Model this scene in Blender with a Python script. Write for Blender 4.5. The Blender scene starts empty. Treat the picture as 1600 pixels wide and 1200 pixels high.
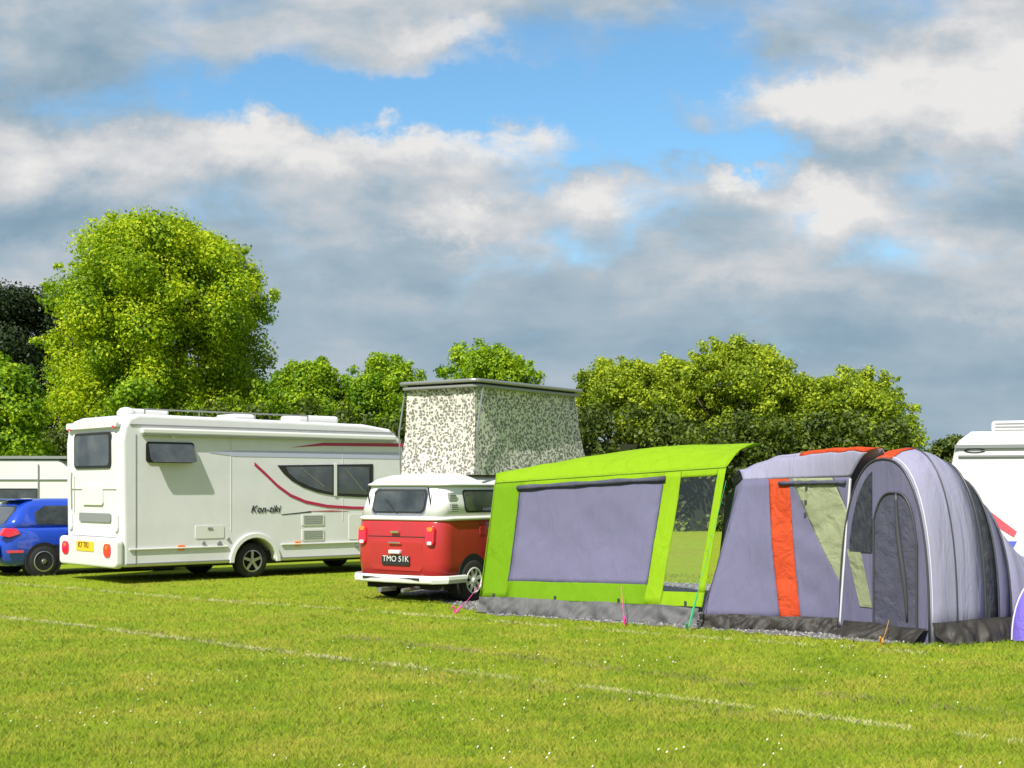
import bpy, math, random
import numpy as np
from mathutils import Vector, Matrix
R = math.radians
random.seed(4)
rng = np.random.default_rng(4)
sc = bpy.context.scene
C = sc.collection

# ------------------------------------------------------------------ camera, sky, sun, exposure
cam = bpy.data.cameras.new('camera'); co = bpy.data.objects.new('camera', cam); C.objects.link(co)
co.location = (0, 0, 1.75); co.rotation_euler = (R(90), 0, 0)
cam.sensor_width = 36; cam.lens = 36*2105/1600; cam.shift_y = 0.1; cam.clip_end = 3000
sc.camera = co
sc.view_settings.view_transform = 'Standard'; sc.view_settings.look = 'None'
sc.view_settings.gamma = 1; sc.view_settings.exposure = 0.75
SUN = Vector((-0.38, -0.75, 0.95)).normalized()
elev = math.asin(SUN.z); azim = math.atan2(SUN.x, SUN.y)
ld = bpy.data.lights.new('sun', 'SUN'); ld.energy = 4.0; ld.angle = R(0.6); ld.color = (1, 0.955, 0.88)
lo = bpy.data.objects.new('sun', ld); C.objects.link(lo)
lo.rotation_euler = SUN.to_track_quat('Z', 'Y').to_euler()

W = bpy.data.worlds.new('World'); sc.world = W; W.use_nodes = True
def build_sky():
    nt = W.node_tree; N = nt.nodes; L = nt.links
    bg = N['Background']; bg.inputs[1].default_value = 0.1
    sky = N.new('ShaderNodeTexSky'); sky.sky_type = 'NISHITA'; sky.sun_disc = False
    sky.sun_elevation = elev; sky.sun_rotation = azim; sky.dust_density = 0.6; sky.ozone_density = 1.6
    tc = N.new('ShaderNodeTexCoord')
    sp = N.new('ShaderNodeSeparateXYZ'); L.new(tc.outputs['Generated'], sp.inputs[0])
    def val(x):
        return x
    def m(op, a, b=None, c=None):
        n = N.new('ShaderNodeMath'); n.operation = op
        for i, x in enumerate((a, b, c)):
            if x is None: continue
            if isinstance(x, (int, float)): n.inputs[i].default_value = x
            else: L.new(x, n.inputs[i])
        return n.outputs[0]
    def sm(x, lo_, hi_):
        n = N.new('ShaderNodeMapRange'); n.interpolation_type = 'SMOOTHSTEP'
        L.new(x, n.inputs[0]); n.inputs[1].default_value = lo_; n.inputs[2].default_value = hi_
        return n.outputs[0]
    y = m('MAXIMUM', sp.outputs[1], 0.08)
    u = m('DIVIDE', sp.outputs[0], y); v = m('DIVIDE', sp.outputs[2], y)
    def noise(su, sv, det, rough, off, dist=0.0, lac=2.1):
        cb = N.new('ShaderNodeCombineXYZ')
        L.new(m('MULTIPLY', u, su), cb.inputs[0]); L.new(m('MULTIPLY', v, sv), cb.inputs[1])
        cb.inputs[2].default_value = off
        n = N.new('ShaderNodeTexNoise'); n.inputs['Scale'].default_value = 1
        n.inputs['Detail'].default_value = det; n.inputs['Roughness'].default_value = rough
        n.inputs['Lacunarity'].default_value = lac; n.inputs['Distortion'].default_value = dist
        L.new(cb.outputs[0], n.inputs['Vector'])
        return n.outputs[0]
    n1 = noise(9, 16, 8, 0.54, 2.3, 0.25)
    n2 = noise(12, 22, 7, 0.52, 7.9, 0.2)
    n3 = noise(4, 22, 6, 0.55, 4.1, 0.3)
    wob = noise(11, 15, 8, 0.62, 12.7)
    wob2 = noise(13, 15, 8, 0.62, 21.7)
    uu = m('ADD', u, m('MULTIPLY', m('SUBTRACT', wob, 0.5), 0.13))
    vv = m('ADD', v, m('MULTIPLY', m('SUBTRACT', wob2, 0.5), 0.085))
    def blob(px, py, rx, ry):
        a = m('DIVIDE', m('SUBTRACT', uu, (px-800)/2105), rx/2105)
        b = m('DIVIDE', m('SUBTRACT', vv, (760-py)/2105), ry/2105)
        d = m('ADD', m('MULTIPLY', a, a), m('MULTIPLY', b, b))
        return m('POWER', 2.718, m('MULTIPLY', d, -1))
    def total(lst):
        s = None
        for px, py, rx, ry, k in lst:
            t = m('MULTIPLY', blob(px, py, rx, ry), k)
            s = t if s is None else m('ADD', s, t)
        return s
    hole = total([(420, 135, 150, 38, 1.1), (640, 155, 190, 46, 1.2), (900, 165, 180, 75, 1.25), (1080, 100, 140, 60, 1.0), (1010, 245, 150, 40, .75), (1130, 215, 110, 36, .6), (850, 40, 120, 40, .5), (1230, 240, 120, 26, .55), (1090, 330, 110, 40, .4)])
    lit = total([(1450, 150, 190, 75, .8), (1240, 150, 100, 40, .75), (1560, 90, 130, 90, .6), (1300, 315, 85, 42, 1.3), (150, 230, 260, 45, .6), (470, 215, 220, 35, .65), (700, 235, 150, 32, .6), (720, 55, 100, 32, .8), (930, 305, 75, 42, .95), (740, 345, 110, 30, .8), (560, 110, 70, 24, .3), (1160, 272, 45, 20, .9), (1420, 370, 180, 24, .35), (700, 120, 60, 20, .5), (1150, 440, 160, 22, .35), (1520, 470, 120, 22, .3), (600, 480, 200, 24, .2), (860, 225, 90, 30, .45)])
    dark = total([(100, 120, 190, 90, .55), (120, 350, 260, 45, .6), (620, 420, 300, 60, .35), (870, 40, 150, 30, .25), (60, 20, 200, 50, .2), (1000, 560, 500, 80, .25), (1400, 560, 300, 110, .3), (1350, 245, 170, 30, .25), (880, 265, 80, 22, .3)])
    cover = m('SUBTRACT', m('ADD', 0.84, m('MULTIPLY', m('SUBTRACT', n1, 0.5), 2.3)), m('MULTIPLY', hole, 0.95))
    low = sm(v, 0.0, 0.2)
    cover = m('ADD', cover, m('ADD', m('MULTIPLY', lit, .45), m('MULTIPLY', m('SUBTRACT', 1, low), .7)))
    cmask = sm(cover, 0.06, 0.94)
    tone = m('ADD', 0.57, m('MULTIPLY', m('SUBTRACT', n2, 0.5), m('ADD', .5, m('MULTIPLY', sm(v, 0.08, 0.26), .6))))
    tone = m('ADD', tone, m('MULTIPLY', m('SUBTRACT', n3, 0.5), 0.45))
    tone = m('ADD', tone, m('MULTIPLY', lit, 0.44))
    tone = m('SUBTRACT', tone, m('MULTIPLY', dark, 0.42))
    tone = m('SUBTRACT', tone, m('MULTIPLY', m('SUBTRACT', 1, low), 0.06))
    cr = N.new('ShaderNodeValToRGB'); L.new(tone, cr.inputs[0])
    e = cr.color_ramp.elements
    e[0].position = 0.02; e[0].color = (.19, .30, .40, 1)
    e[1].position = 0.95; e[1].color = (.82, .81, .80, 1)
    for p, c in ((.26, (.26, .38, .48, 1)), (.50, (.39, .485, .565, 1)), (.72, (.60, .625, .655, 1))):
        k = e.new(p); k.color = c
    cs = N.new('ShaderNodeMix'); cs.data_type = 'RGBA'; cs.blend_type = 'MULTIPLY'; cs.inputs[0].default_value = 1
    L.new(cr.outputs[0], cs.inputs[6]); cs.inputs[7].default_value = (6.0, 6.0, 6.0, 1)
    tint = N.new('ShaderNodeMix'); tint.data_type = 'RGBA'; tint.blend_type = 'MULTIPLY'; tint.inputs[0].default_value = 1
    L.new(sky.outputs[0], tint.inputs[6]); tint.inputs[7].default_value = (.70, 1.0, 1.07, 1)
    mx = N.new('ShaderNodeMix'); mx.data_type = 'RGBA'
    L.new(cmask, mx.inputs[0]); L.new(tint.outputs[2], mx.inputs[6]); L.new(cs.outputs[2], mx.inputs[7])
    L.new(mx.outputs[2], bg.inputs[0])
build_sky()

# ------------------------------------------------------------------ materials
MATS = {}
def mat(name, col, rough=0.5, metal=0.0, spec=0.5, coat=0.0, bump=None, vary=None, trans=None, coords='Object', emis=None):
    """bump=(scale, strength, detail[, stretch])  vary=(scale, colour2, amount)"""
    if name in MATS: return MATS[name]
    mt = bpy.data.materials.new(name); mt.use_nodes = True
    nt = mt.node_tree; N = nt.nodes; L = nt.links; p = N['Principled BSDF']
    p.inputs['Base Color'].default_value = (*col, 1); p.inputs['Roughness'].default_value = rough
    p.inputs['Metallic'].default_value = metal; p.inputs['Specular IOR Level'].default_value = spec
    p.inputs['Coat Weight'].default_value = coat; p.inputs['Coat Roughness'].default_value = 0.05
    tc = N.new('ShaderNodeTexCoord')
    if vary:
        n = N.new('ShaderNodeTexNoise'); n.inputs['Scale'].default_value = vary[0]; n.inputs['Detail'].default_value = 6
        n.inputs['Roughness'].default_value = .6
        L.new(tc.outputs[coords], n.inputs['Vector'])
        mr = N.new('ShaderNodeMapRange'); mr.inputs[1].default_value = .35; mr.inputs[2].default_value = .7; mr.inputs[4].default_value = vary[2]
        L.new(n.outputs[0], mr.inputs[0])
        mx = N.new('ShaderNodeMix'); mx.data_type = 'RGBA'; mx.inputs[6].default_value = (*col, 1); mx.inputs[7].default_value = (*vary[1], 1)
        L.new(mr.outputs[0], mx.inputs[0]); L.new(mx.outputs[2], p.inputs['Base Color'])
    if bump:
        src = tc.outputs[coords]
        if len(bump) > 3:
            mp = N.new('ShaderNodeMapping'); mp.inputs['Scale'].default_value = bump[3]; mp.inputs['Rotation'].default_value = (0.3, 0.5, 0.2)
            L.new(src, mp.inputs[0]); src = mp.outputs[0]
        n = N.new('ShaderNodeTexNoise'); n.inputs['Scale'].default_value = bump[0]; n.inputs['Detail'].default_value = bump[2]
        n.inputs['Distortion'].default_value = .6
        L.new(src, n.inputs['Vector'])
        b = N.new('ShaderNodeBump'); b.inputs['Strength'].default_value = bump[1]; b.inputs['Distance'].default_value = 0.06
        L.new(n.outputs[0], b.inputs['Height']); L.new(b.outputs[0], p.inputs['Normal'])
    if trans:
        t = N.new('ShaderNodeBsdfTranslucent'); t.inputs[0].default_value = (*trans[0], 1)
        ms = N.new('ShaderNodeMixShader'); ms.inputs[0].default_value = trans[1]
        L.new(p.outputs[0], ms.inputs[1]); L.new(t.outputs[0], ms.inputs[2]); L.new(ms.outputs[0], N['Material Output'].inputs[0])
    MATS[name] = mt
    return mt

def leaf_mat(name, ca, cb, cc, tr, up=0, clump=0):
    mt = bpy.data.materials.new(name); mt.use_nodes = True
    nt = mt.node_tree; N = nt.nodes; L = nt.links; p = N['Principled BSDF']
    g = N.new('ShaderNodeNewGeometry')
    cr = N.new('ShaderNodeValToRGB'); e = cr.color_ramp.elements
    e[0].color = (*ca, 1); e[1].color = (*cc, 1); k = e.new(.55); k.color = (*cb, 1)
    L.new(g.outputs['Random Per Island'], cr.inputs[0])
    if clump:   # slow noise shifts the leaf colour into larger light and dark clumps
        tc = N.new('ShaderNodeTexCoord'); nz = N.new('ShaderNodeTexNoise'); nz.inputs['Scale'].default_value = clump; nz.inputs['Detail'].default_value = 3
        L.new(tc.outputs['Object'], nz.inputs['Vector'])
        mr = N.new('ShaderNodeMapRange'); mr.inputs[1].default_value = .32; mr.inputs[2].default_value = .68; mr.inputs[3].default_value = -.45; mr.inputs[4].default_value = .45
        L.new(nz.outputs[0], mr.inputs[0]); ad = N.new('ShaderNodeMath'); ad.operation = 'ADD'; ad.use_clamp = True
        L.new(mr.outputs[0], ad.inputs[0]); L.new(g.outputs['Random Per Island'], ad.inputs[1]); L.new(ad.outputs[0], cr.inputs[0])
    L.new(cr.outputs[0], p.inputs['Base Color']); p.inputs['Roughness'].default_value = .55; p.inputs['Specular IOR Level'].default_value = .3
    t = N.new('ShaderNodeBsdfTranslucent'); L.new(cr.outputs[0], t.inputs[0])
    if up:
        tc = N.new('ShaderNodeTexCoord'); nz = N.new('ShaderNodeTexNoise'); nz.inputs['Scale'].default_value = 1.1; nz.inputs['Detail'].default_value = 7; nz.inputs['Roughness'].default_value = .65
        L.new(tc.outputs['Object'], nz.inputs['Vector'])
        mr = N.new('ShaderNodeMapRange'); mr.inputs[1].default_value = .3; mr.inputs[2].default_value = .72; mr.inputs[3].default_value = -.55; mr.inputs[4].default_value = .55
        L.new(nz.outputs[0], mr.inputs[0]); ad = N.new('ShaderNodeMath'); ad.operation = 'ADD'
        L.new(mr.outputs[0], ad.inputs[0]); L.new(g.outputs['Random Per Island'], ad.inputs[1]); L.new(ad.outputs[0], cr.inputs[0])
    if up:      # short turf: blades shade like the sward they make up
        va = N.new('ShaderNodeVectorMath'); va.operation = 'ADD'; va.inputs[1].default_value = (0, 0, up); L.new(g.outputs['Normal'], va.inputs[0])
        vn = N.new('ShaderNodeVectorMath'); vn.operation = 'NORMALIZE'; L.new(va.outputs[0], vn.inputs[0])
        L.new(vn.outputs[0], p.inputs['Normal'])
    ms = N.new('ShaderNodeMixShader'); ms.inputs[0].default_value = tr
    L.new(p.outputs[0], ms.inputs[1]); L.new(t.outputs[0], ms.inputs[2]); L.new(ms.outputs[0], N['Material Output'].inputs[0])
    return mt

CLOTH = dict(rough=.8, spec=.2)
M_white = mat('white_body_panel', (.72, .715, .73), .28, coat=.3, vary=(1.3, (.61, .61, .615), .7), bump=(1.2, .05, 3))
M_white2 = mat('cream_caravan_panel', (.68, .68, .66), .35, coat=.2, vary=(1.1, (.70, .70, .66), .6))
M_greyp = mat('pale_grey_panel', (.66, .67, .66), .4, vary=(1.2, (.55, .56, .55), .6))
M_glass = mat('dark_window_glass', (.012, .016, .016), .05, spec=1.0, coat=.6, vary=(1.6, (.10, .11, .11), .9))
M_rub = mat('black_rubber_trim', (.015, .015, .015), .6)
M_tyre = mat('tyre_rubber', (.02, .02, .021), .8, bump=(40, .2, 2))
M_alloy = mat('silver_alloy', (.55, .56, .58), .3, .9)
M_chrome = mat('chrome', (.8, .8, .82), .12, 1)
M_red = mat('red_camper_paint', (.46, .024, .032), .3, coat=.5, vary=(2.5, (.37, .03, .032), .8), bump=(1.5, .06, 3))
M_cream = mat('white_camper_paint', (.76, .755, .755), .25, coat=.5, vary=(2, (.64, .635, .62), .6))
M_blue = mat('blue_car_paint', (.012, .065, .52), .18, .2, coat=1.0)
M_lampred = mat('red_lamp_lens', (.75, .015, .04), .12, coat=.8)
M_lampamb = mat('amber_lamp_lens', (.85, .22, .02), .15, coat=.6)
M_lampwht = mat('clear_lamp_lens', (.75, .76, .76), .1, coat=.6)
M_plateY = mat('yellow_number_plate', (.80, .50, .02), .4)
M_plateW = mat('pale_number_plate', (.62, .63, .60), .4)
M_ink = mat('dark_lettering', (.02, .02, .022), .5)
M_maroon = mat('maroon_graphic_stripe', (.42, .02, .07), .35)
M_lilacg = mat('lilac_graphic_band', (.45, .46, .62), .35)
M_under = mat('dark_underside', (.012, .012, .012), .9)
M_metal = mat('grey_metal', (.35, .35, .36), .4, .7)
M_greypl = mat('grey_plastic', (.22, .23, .23), .5)
M_lime = mat('lime_green_cloth', (.29, .48, .010), **CLOTH, bump=(5, 1, 5, (1.2, 1.2, .2)), vary=(2.5, (.23, .40, .008), .35), trans=((.42, .70, .01), .3))
M_clear = bpy.data.materials.new('clear_window_film'); M_clear.use_nodes = True
def _clear():
    nt = M_clear.node_tree; N = nt.nodes; t = N.new('ShaderNodeBsdfTransparent'); t.inputs[0].default_value = (.93, .96, .95, 1)
    g_ = N.new('ShaderNodeBsdfGlossy'); g_.inputs['Roughness'].default_value = .12; g_.inputs[0].default_value = (.9, .9, .92, 1)
    ms = N.new('ShaderNodeMixShader'); ms.inputs[0].default_value = .08
    nt.links.new(t.outputs[0], ms.inputs[1]); nt.links.new(g_.outputs[0], ms.inputs[2]); nt.links.new(ms.outputs[0], N['Material Output'].inputs[0])
_clear()
M_green = mat('mid_green_cloth', (.17, .34, .006), **CLOTH, bump=(4, 1, 5, (1.2, 1.2, .2)), trans=((.2, .42, .008), .25))
M_limed = mat('dark_lime_seam', (.17, .30, .006), .8)
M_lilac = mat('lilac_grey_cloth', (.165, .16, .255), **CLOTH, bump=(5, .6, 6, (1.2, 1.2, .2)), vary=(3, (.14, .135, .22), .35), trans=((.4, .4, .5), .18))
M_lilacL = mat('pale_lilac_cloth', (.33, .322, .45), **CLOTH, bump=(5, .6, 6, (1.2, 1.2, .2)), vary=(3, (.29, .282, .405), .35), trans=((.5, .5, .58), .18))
M_orange = mat('orange_cloth', (.62, .085, .025), **CLOTH, bump=(6, 1, 5), vary=(3, (.50, .06, .02), .8), trans=((.8, .13, .03), .25))
M_olive = mat('sage_green_cloth', (.33, .36, .22), **CLOTH, bump=(4, 1, 6), vary=(3, (.27, .30, .18), .8), trans=((.4, .43, .28), .2))
M_door = mat('slate_door_cloth', (.085, .085, .125), **CLOTH, bump=(6, .6, 5), vary=(4, (.055, .057, .085), .8))
M_mesh = mat('charcoal_mesh_cloth', (.028, .030, .042), .8, spec=.2, bump=(14, .8, 5, (1, 1, .3)), vary=(9, (.065, .07, .085), .8))
M_skirt = mat('black_mud_skirt', (.018, .016, .014), .6, spec=.4, bump=(5, .7, 5, (1, 1, .3)), vary=(4, (.045, .04, .033), .8))
M_gskirt = mat('grey_mud_skirt', (.085, .085, .09), .7, bump=(6, .7, 5, (1, 1, .3)), vary=(6, (.13, .13, .13), .8))
M_pole = mat('dark_pole', (.05, .05, .06), .4)
M_piping = mat('white_piping', (.6, .6, .62), .6)
M_purple = mat('purple_cloth', (.20, .14, .62), .6, bump=(8, .4, 4))
M_bark = mat('bark', (.09, .065, .045), .9, bump=(9, 1, 6), vary=(6, (.05, .04, .03), .9))
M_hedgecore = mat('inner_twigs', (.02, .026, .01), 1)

def spotted_mat():
    mt = bpy.data.materials.new('spotted_canvas'); mt.use_nodes = True
    nt = mt.node_tree; N = nt.nodes; L = nt.links; p = N['Principled BSDF']; p.inputs['Roughness'].default_value = .85
    tc = N.new('ShaderNodeTexCoord')
    n0 = N.new('ShaderNodeTexNoise'); n0.inputs['Scale'].default_value = 9; n0.inputs['Detail'].default_value = 3
    L.new(tc.outputs['Object'], n0.inputs['Vector'])
    mxv = N.new('ShaderNodeMix'); mxv.data_type = 'RGBA'; mxv.blend_type = 'LINEAR_LIGHT'; mxv.inputs[0].default_value = .055
    L.new(tc.outputs['Object'], mxv.inputs[6]); L.new(n0.outputs[1], mxv.inputs[7])
    v = N.new('ShaderNodeTexVoronoi'); v.inputs['Scale'].default_value = 21; v.inputs['Randomness'].default_value = .8
    L.new(mxv.outputs[2], v.inputs['Vector'])
    cr = N.new('ShaderNodeValToRGB'); cr.color_ramp.interpolation = 'EASE'
    e = cr.color_ramp.elements; e[0].position = .34; e[0].color = (.15, .145, .125, 1); e[1].position = .66; e[1].color = (.60, .58, .50, 1)
    L.new(v.outputs['Distance'], cr.inputs[0]); L.new(cr.outputs[0], p.inputs['Base Color'])
    return mt
M_spot = spotted_mat()

def grass_ground_mat():
    mt = bpy.data.materials.new('mown_grass_ground'); mt.use_nodes = True
    nt = mt.node_tree; N = nt.nodes; L = nt.links; p = N['Principled BSDF']; p.inputs['Roughness'].default_value = .9
    p.inputs['Specular IOR Level'].default_value = .1
    tc = N.new('ShaderNodeTexCoord')
    def nz(s, d, r=.6):
        n = N.new('ShaderNodeTexNoise'); n.inputs['Scale'].default_value = s; n.inputs['Detail'].default_value = d; n.inputs['Roughness'].default_value = r
        L.new(tc.outputs['Object'], n.inputs['Vector']); return n.outputs[0]
    big = nz(.55, 5); mid = nz(5, 6); fine = nz(60, 4, .7)
    def mr(x, a, b, c=0, d=1):
        n = N.new('ShaderNodeMapRange'); L.new(x, n.inputs[0])
        for i, q in enumerate((a, b, c, d)): n.inputs[i+1].default_value = q
        return n.outputs[0]
    def mix(f, a, b):
        n = N.new('ShaderNodeMix'); n.data_type = 'RGBA'; L.new(f, n.inputs[0])
        for i, q in ((6, a), (7, b)):
            if isinstance(q, tuple): n.inputs[i].default_value = (*q, 1)
            else: L.new(q, n.inputs[i])
        return n.outputs[2]
    a = mix(mr(mid, .35, .65), (.20, .295, .012), (.29, .365, .018))
    b = mix(mr(big, .5, .72, 0, .6), a, (.27, .235, .04))
    c = mix(mr(fine, .45, .75, 0, .55), b, (.09, .14, .007))
    L.new(c, p.inputs['Base Color'])
    bm = N.new('ShaderNodeBump'); bm.inputs['Strength'].default_value = .8; bm.inputs['Distance'].default_value = .03
    L.new(fine, bm.inputs['Height']); L.new(bm.outputs[0], p.inputs['Normal'])
    return mt
M_ground = grass_ground_mat()
M_gravel = mat('grey_gravel', (.24, .23, .23), .9, bump=(70, 1, 4), vary=(55, (.11, .105, .11), 1))
M_stones = leaf_mat('gravel_stones', (.10, .10, .105), (.24, .235, .24), (.42, .41, .40), 0)
M_blade = leaf_mat('grass_blades', (.158, .265, .008), (.285, .372, .014), (.46, .41, .06), .25, 1.3)
M_straw = leaf_mat('dry_cut_grass', (.42, .42, .14), (.56, .56, .24), (.66, .66, .38), .2, 1.2)
M_daisy = mat('daisy_petals', (.8, .8, .72), .7)
LEAF = {
    'bright': leaf_mat('bright_leaves', (.11, .22, .004), (.32, .46, .008), (.58, .66, .014), .47, clump=.45),
    'dark': leaf_mat('dark_leaves', (.012, .026, .006), (.022, .042, .009), (.04, .065, .014), .22),
    'mid': leaf_mat('mid_green_leaves', (.09, .20, .005), (.22, .37, .010), (.42, .56, .016), .44, clump=.8),
    'olive': leaf_mat('olive_leaves', (.12, .19, .009), (.30, .40, .018), (.52, .60, .035), .42, clump=.8),
    'hedge': leaf_mat('hedge_leaves', (.04, .068, .010), (.085, .125, .018), (.16, .21, .028), .35, clump=1.0),
}

# ------------------------------------------------------------------ mesh helpers
class MB:
    def __init__(s): s.v = []; s.f = []
    def add(s, vs, fs):
        o = len(s.v); s.v += [tuple(p) for p in vs]; s.f += [tuple(o+i for i in f) for f in fs]; return s
    def box(s, c, d, rz=0, ry=0, rx=0):
        x, y, z = d[0]/2, d[1]/2, d[2]/2
        vs = [Vector(p) for p in ((-x,-y,-z),(x,-y,-z),(x,y,-z),(-x,y,-z),(-x,-y,z),(x,-y,z),(x,y,z),(-x,y,z))]
        m = Matrix.Rotation(rz, 3, 'Z') @ Matrix.Rotation(ry, 3, 'Y') @ Matrix.Rotation(rx, 3, 'X')
        return s.add([m @ p + Vector(c) for p in vs], [(3,2,1,0),(4,5,6,7),(0,1,5,4),(1,2,6,5),(2,3,7,6),(3,0,4,7)])
    def tube(s, pts, r, n=8, cap=True):
        pts = [Vector(p) for p in pts]; rs = r if isinstance(r, (list, tuple)) else [r]*len(pts)
        rings = []; prev = None
        for i, p in enumerate(pts):
            t = (pts[min(i+1, len(pts)-1)] - pts[max(i-1, 0)]).normalized()
            if prev is None:
                a = t.cross(Vector((0, 0, 1)))
                if a.length < .05: a = t.cross(Vector((1, 0, 0)))
                a.normalize()
            else:
                a = (prev - t*prev.dot(t)).normalized()
            prev = a; b = t.cross(a)
            rings.append([p + (a*math.cos(2*math.pi*k/n) + b*math.sin(2*math.pi*k/n))*rs[i] for k in range(n)])
        return s.loft(rings, cap)
    def loft(s, rings, cap=True, closed=True):
        n = len(rings[0]); vs = [p for r in rings for p in r]; fs = []
        for i in range(len(rings)-1):
            for k in range(n if closed else n-1):
                k2 = (k+1) % n
                fs.append((i*n+k, i*n+k2, (i+1)*n+k2, (i+1)*n+k))
        if cap and closed:
            fs.append(tuple(range(n))[::-1]); fs.append(tuple((len(rings)-1)*n+k for k in range(n)))
        return s.add(vs, fs)
    def prism(s, outline, fn0, fn1):
        """outline of 2-D points carried to two surfaces and joined"""
        a = [fn0(*p) for p in outline]; b = [fn1(*p) for p in outline]; n = len(outline)
        fs = [tuple(range(n))[::-1], tuple(range(n, 2*n))] + [(k, (k+1) % n, n+(k+1) % n, n+k) for k in range(n)]
        return s.add(a+b, fs)
    def grid(s, fn, nu, nv):
        vs = [fn(i/nu, j/nv) for j in range(nv+1) for i in range(nu+1)]
        fs = [(j*(nu+1)+i, j*(nu+1)+i+1, (j+1)*(nu+1)+i+1, (j+1)*(nu+1)+i) for j in range(nv) for i in range(nu)]
        return s.add(vs, fs)
    def lathe(s, prof, c, axis='y', n=28, close=False):
        rings = []
        for r, h in prof:
            ring = []
            for k in range(n):
                a = 2*math.pi*k/n; p, q = r*math.cos(a), r*math.sin(a)
                ring.append((c[0]+p, c[1]+h, c[2]+q) if axis == 'y' else (c[0]+p, c[1]+q, c[2]+h))
            rings.append(ring)
        if close: rings.append(rings[0])
        return s.loft(rings, cap=not close)
    def build(s, name, m, parent=None, bevel=0, smooth=False, solid=0, seg=2):
        me = bpy.data.meshes.new(name); me.from_pydata([tuple(p) for p in s.v], [], s.f); me.validate(); me.update()
        import bmesh
        b = bmesh.new(); b.from_mesh(me); bmesh.ops.recalc_face_normals(b, faces=b.faces); b.to_mesh(me); b.free()
        me.materials.append(m)
        o = bpy.data.objects.new(name, me); C.objects.link(o)
        if parent: o.parent = parent
        if smooth:
            me.polygons.foreach_set('use_smooth', [True]*len(me.polygons))
        if solid:
            md = o.modifiers.new('solid', 'SOLIDIFY'); md.thickness = solid; md.offset = 0
        if bevel:
            md = o.modifiers.new('bevel', 'BEVEL'); md.width = bevel; md.segments = seg; md.limit_method = 'ANGLE'; md.angle_limit = R(40)
            md.harden_normals = False
        return o

def empty(name, loc, rz, label, cat, group=None):
    o = bpy.data.objects.new(name, None); C.objects.link(o); o.location = loc; o.rotation_euler = (0, 0, rz)
    o['label'] = label; o['category'] = cat
    if group: o['group'] = group
    return o
def struct(o, kind='structure'):
    o['kind'] = kind; return o
def rrect(x0, x1, z0, z1, r, n=5):
    pts = []
    for cx, cz, a0 in ((x1-r, z1-r, 0), (x0+r, z1-r, 90), (x0+r, z0+r, 180), (x1-r, z0+r, 270)):
        for k in range(n+1):
            a = R(a0+90*k/n); pts.append((cx+r*math.cos(a), cz+r*math.sin(a)))
    return pts
def text_obj(name, body, size, m, parent, matrix, depth=.004, shear=0.0):
    cu = bpy.data.curves.new(name, 'FONT'); cu.body = body; cu.size = size; cu.extrude = depth; cu.shear = shear
    cu.align_x = 'LEFT'; cu.align_y = 'BOTTOM'
    tmp = bpy.data.objects.new(name, cu); C.objects.link(tmp)
    dg = bpy.context.evaluated_depsgraph_get()
    me = bpy.data.meshes.new_from_object(tmp.evaluated_get(dg))
    bpy.data.objects.remove(tmp); bpy.data.curves.remove(cu)
    me.materials.clear(); me.materials.append(m)
    o = bpy.data.objects.new(name, me); C.objects.link(o); o.parent = parent; o.matrix_local = matrix
    return o
def mesh_np(name, verts, faces, m, parent=None):
    """verts (n,3), faces (k,3|4) numpy -> object"""
    me = bpy.data.meshes.new(name); k = faces.shape[1]
    me.vertices.add(len(verts)); me.vertices.foreach_set('co', verts.astype(np.float32).ravel())
    me.loops.add(faces.size); me.loops.foreach_set('vertex_index', faces.astype(np.int32).ravel())
    me.polygons.add(len(faces)); me.polygons.foreach_set('loop_start', np.arange(0, faces.size, k, dtype=np.int32))
    try: me.polygons.foreach_set('loop_total', np.full(len(faces), k, dtype=np.int32))
    except Exception: pass
    me.update(calc_edges=True); me.materials.append(m)
    o = bpy.data.objects.new(name, me); C.objects.link(o)
    if parent: o.parent = parent
    return o
def wheel(root, c, r, w, side=-1, spokes=5, name='wheel', rimm=None):
    wb = MB().lathe([(r*.62, -w/2), (r*.9, -w/2), (r*.985, -w*.36), (r, -w*.2), (r, w*.2), (r*.985, w*.36), (r*.9, w/2), (r*.62, w/2)], c, 'y', 36, close=True)
    wo = wb.build(name, M_tyre, root, smooth=True)
    rb = MB(); y = c[1]+side*w*.40
    rb.lathe([(r*.66, 0), (r*.63, side*.02), (r*.57, side*.025), (r*.55, 0)], (c[0], y, c[2]), 'y', 32, close=True)
    for k in range(spokes):
        a = 2*math.pi*k/spokes+.3
        rb.box((c[0]+math.cos(a)*r*.34, y, c[2]+math.sin(a)*r*.34), (r*.52, .03, r*.16), ry=-a)
    rb.lathe([(r*.17, -.02), (r*.17, .02), (r*.1, side*.035)], (c[0], y, c[2]), 'y', 16)
    rb.build('rim', rimm or M_alloy, wo)
    MB().lathe([(r*.6, -.01), (r*.6, .01)], (c[0], c[1]+side*w*.1, c[2]), 'y', 24).build('brake_disc', M_under, wo)
    return wo

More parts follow.
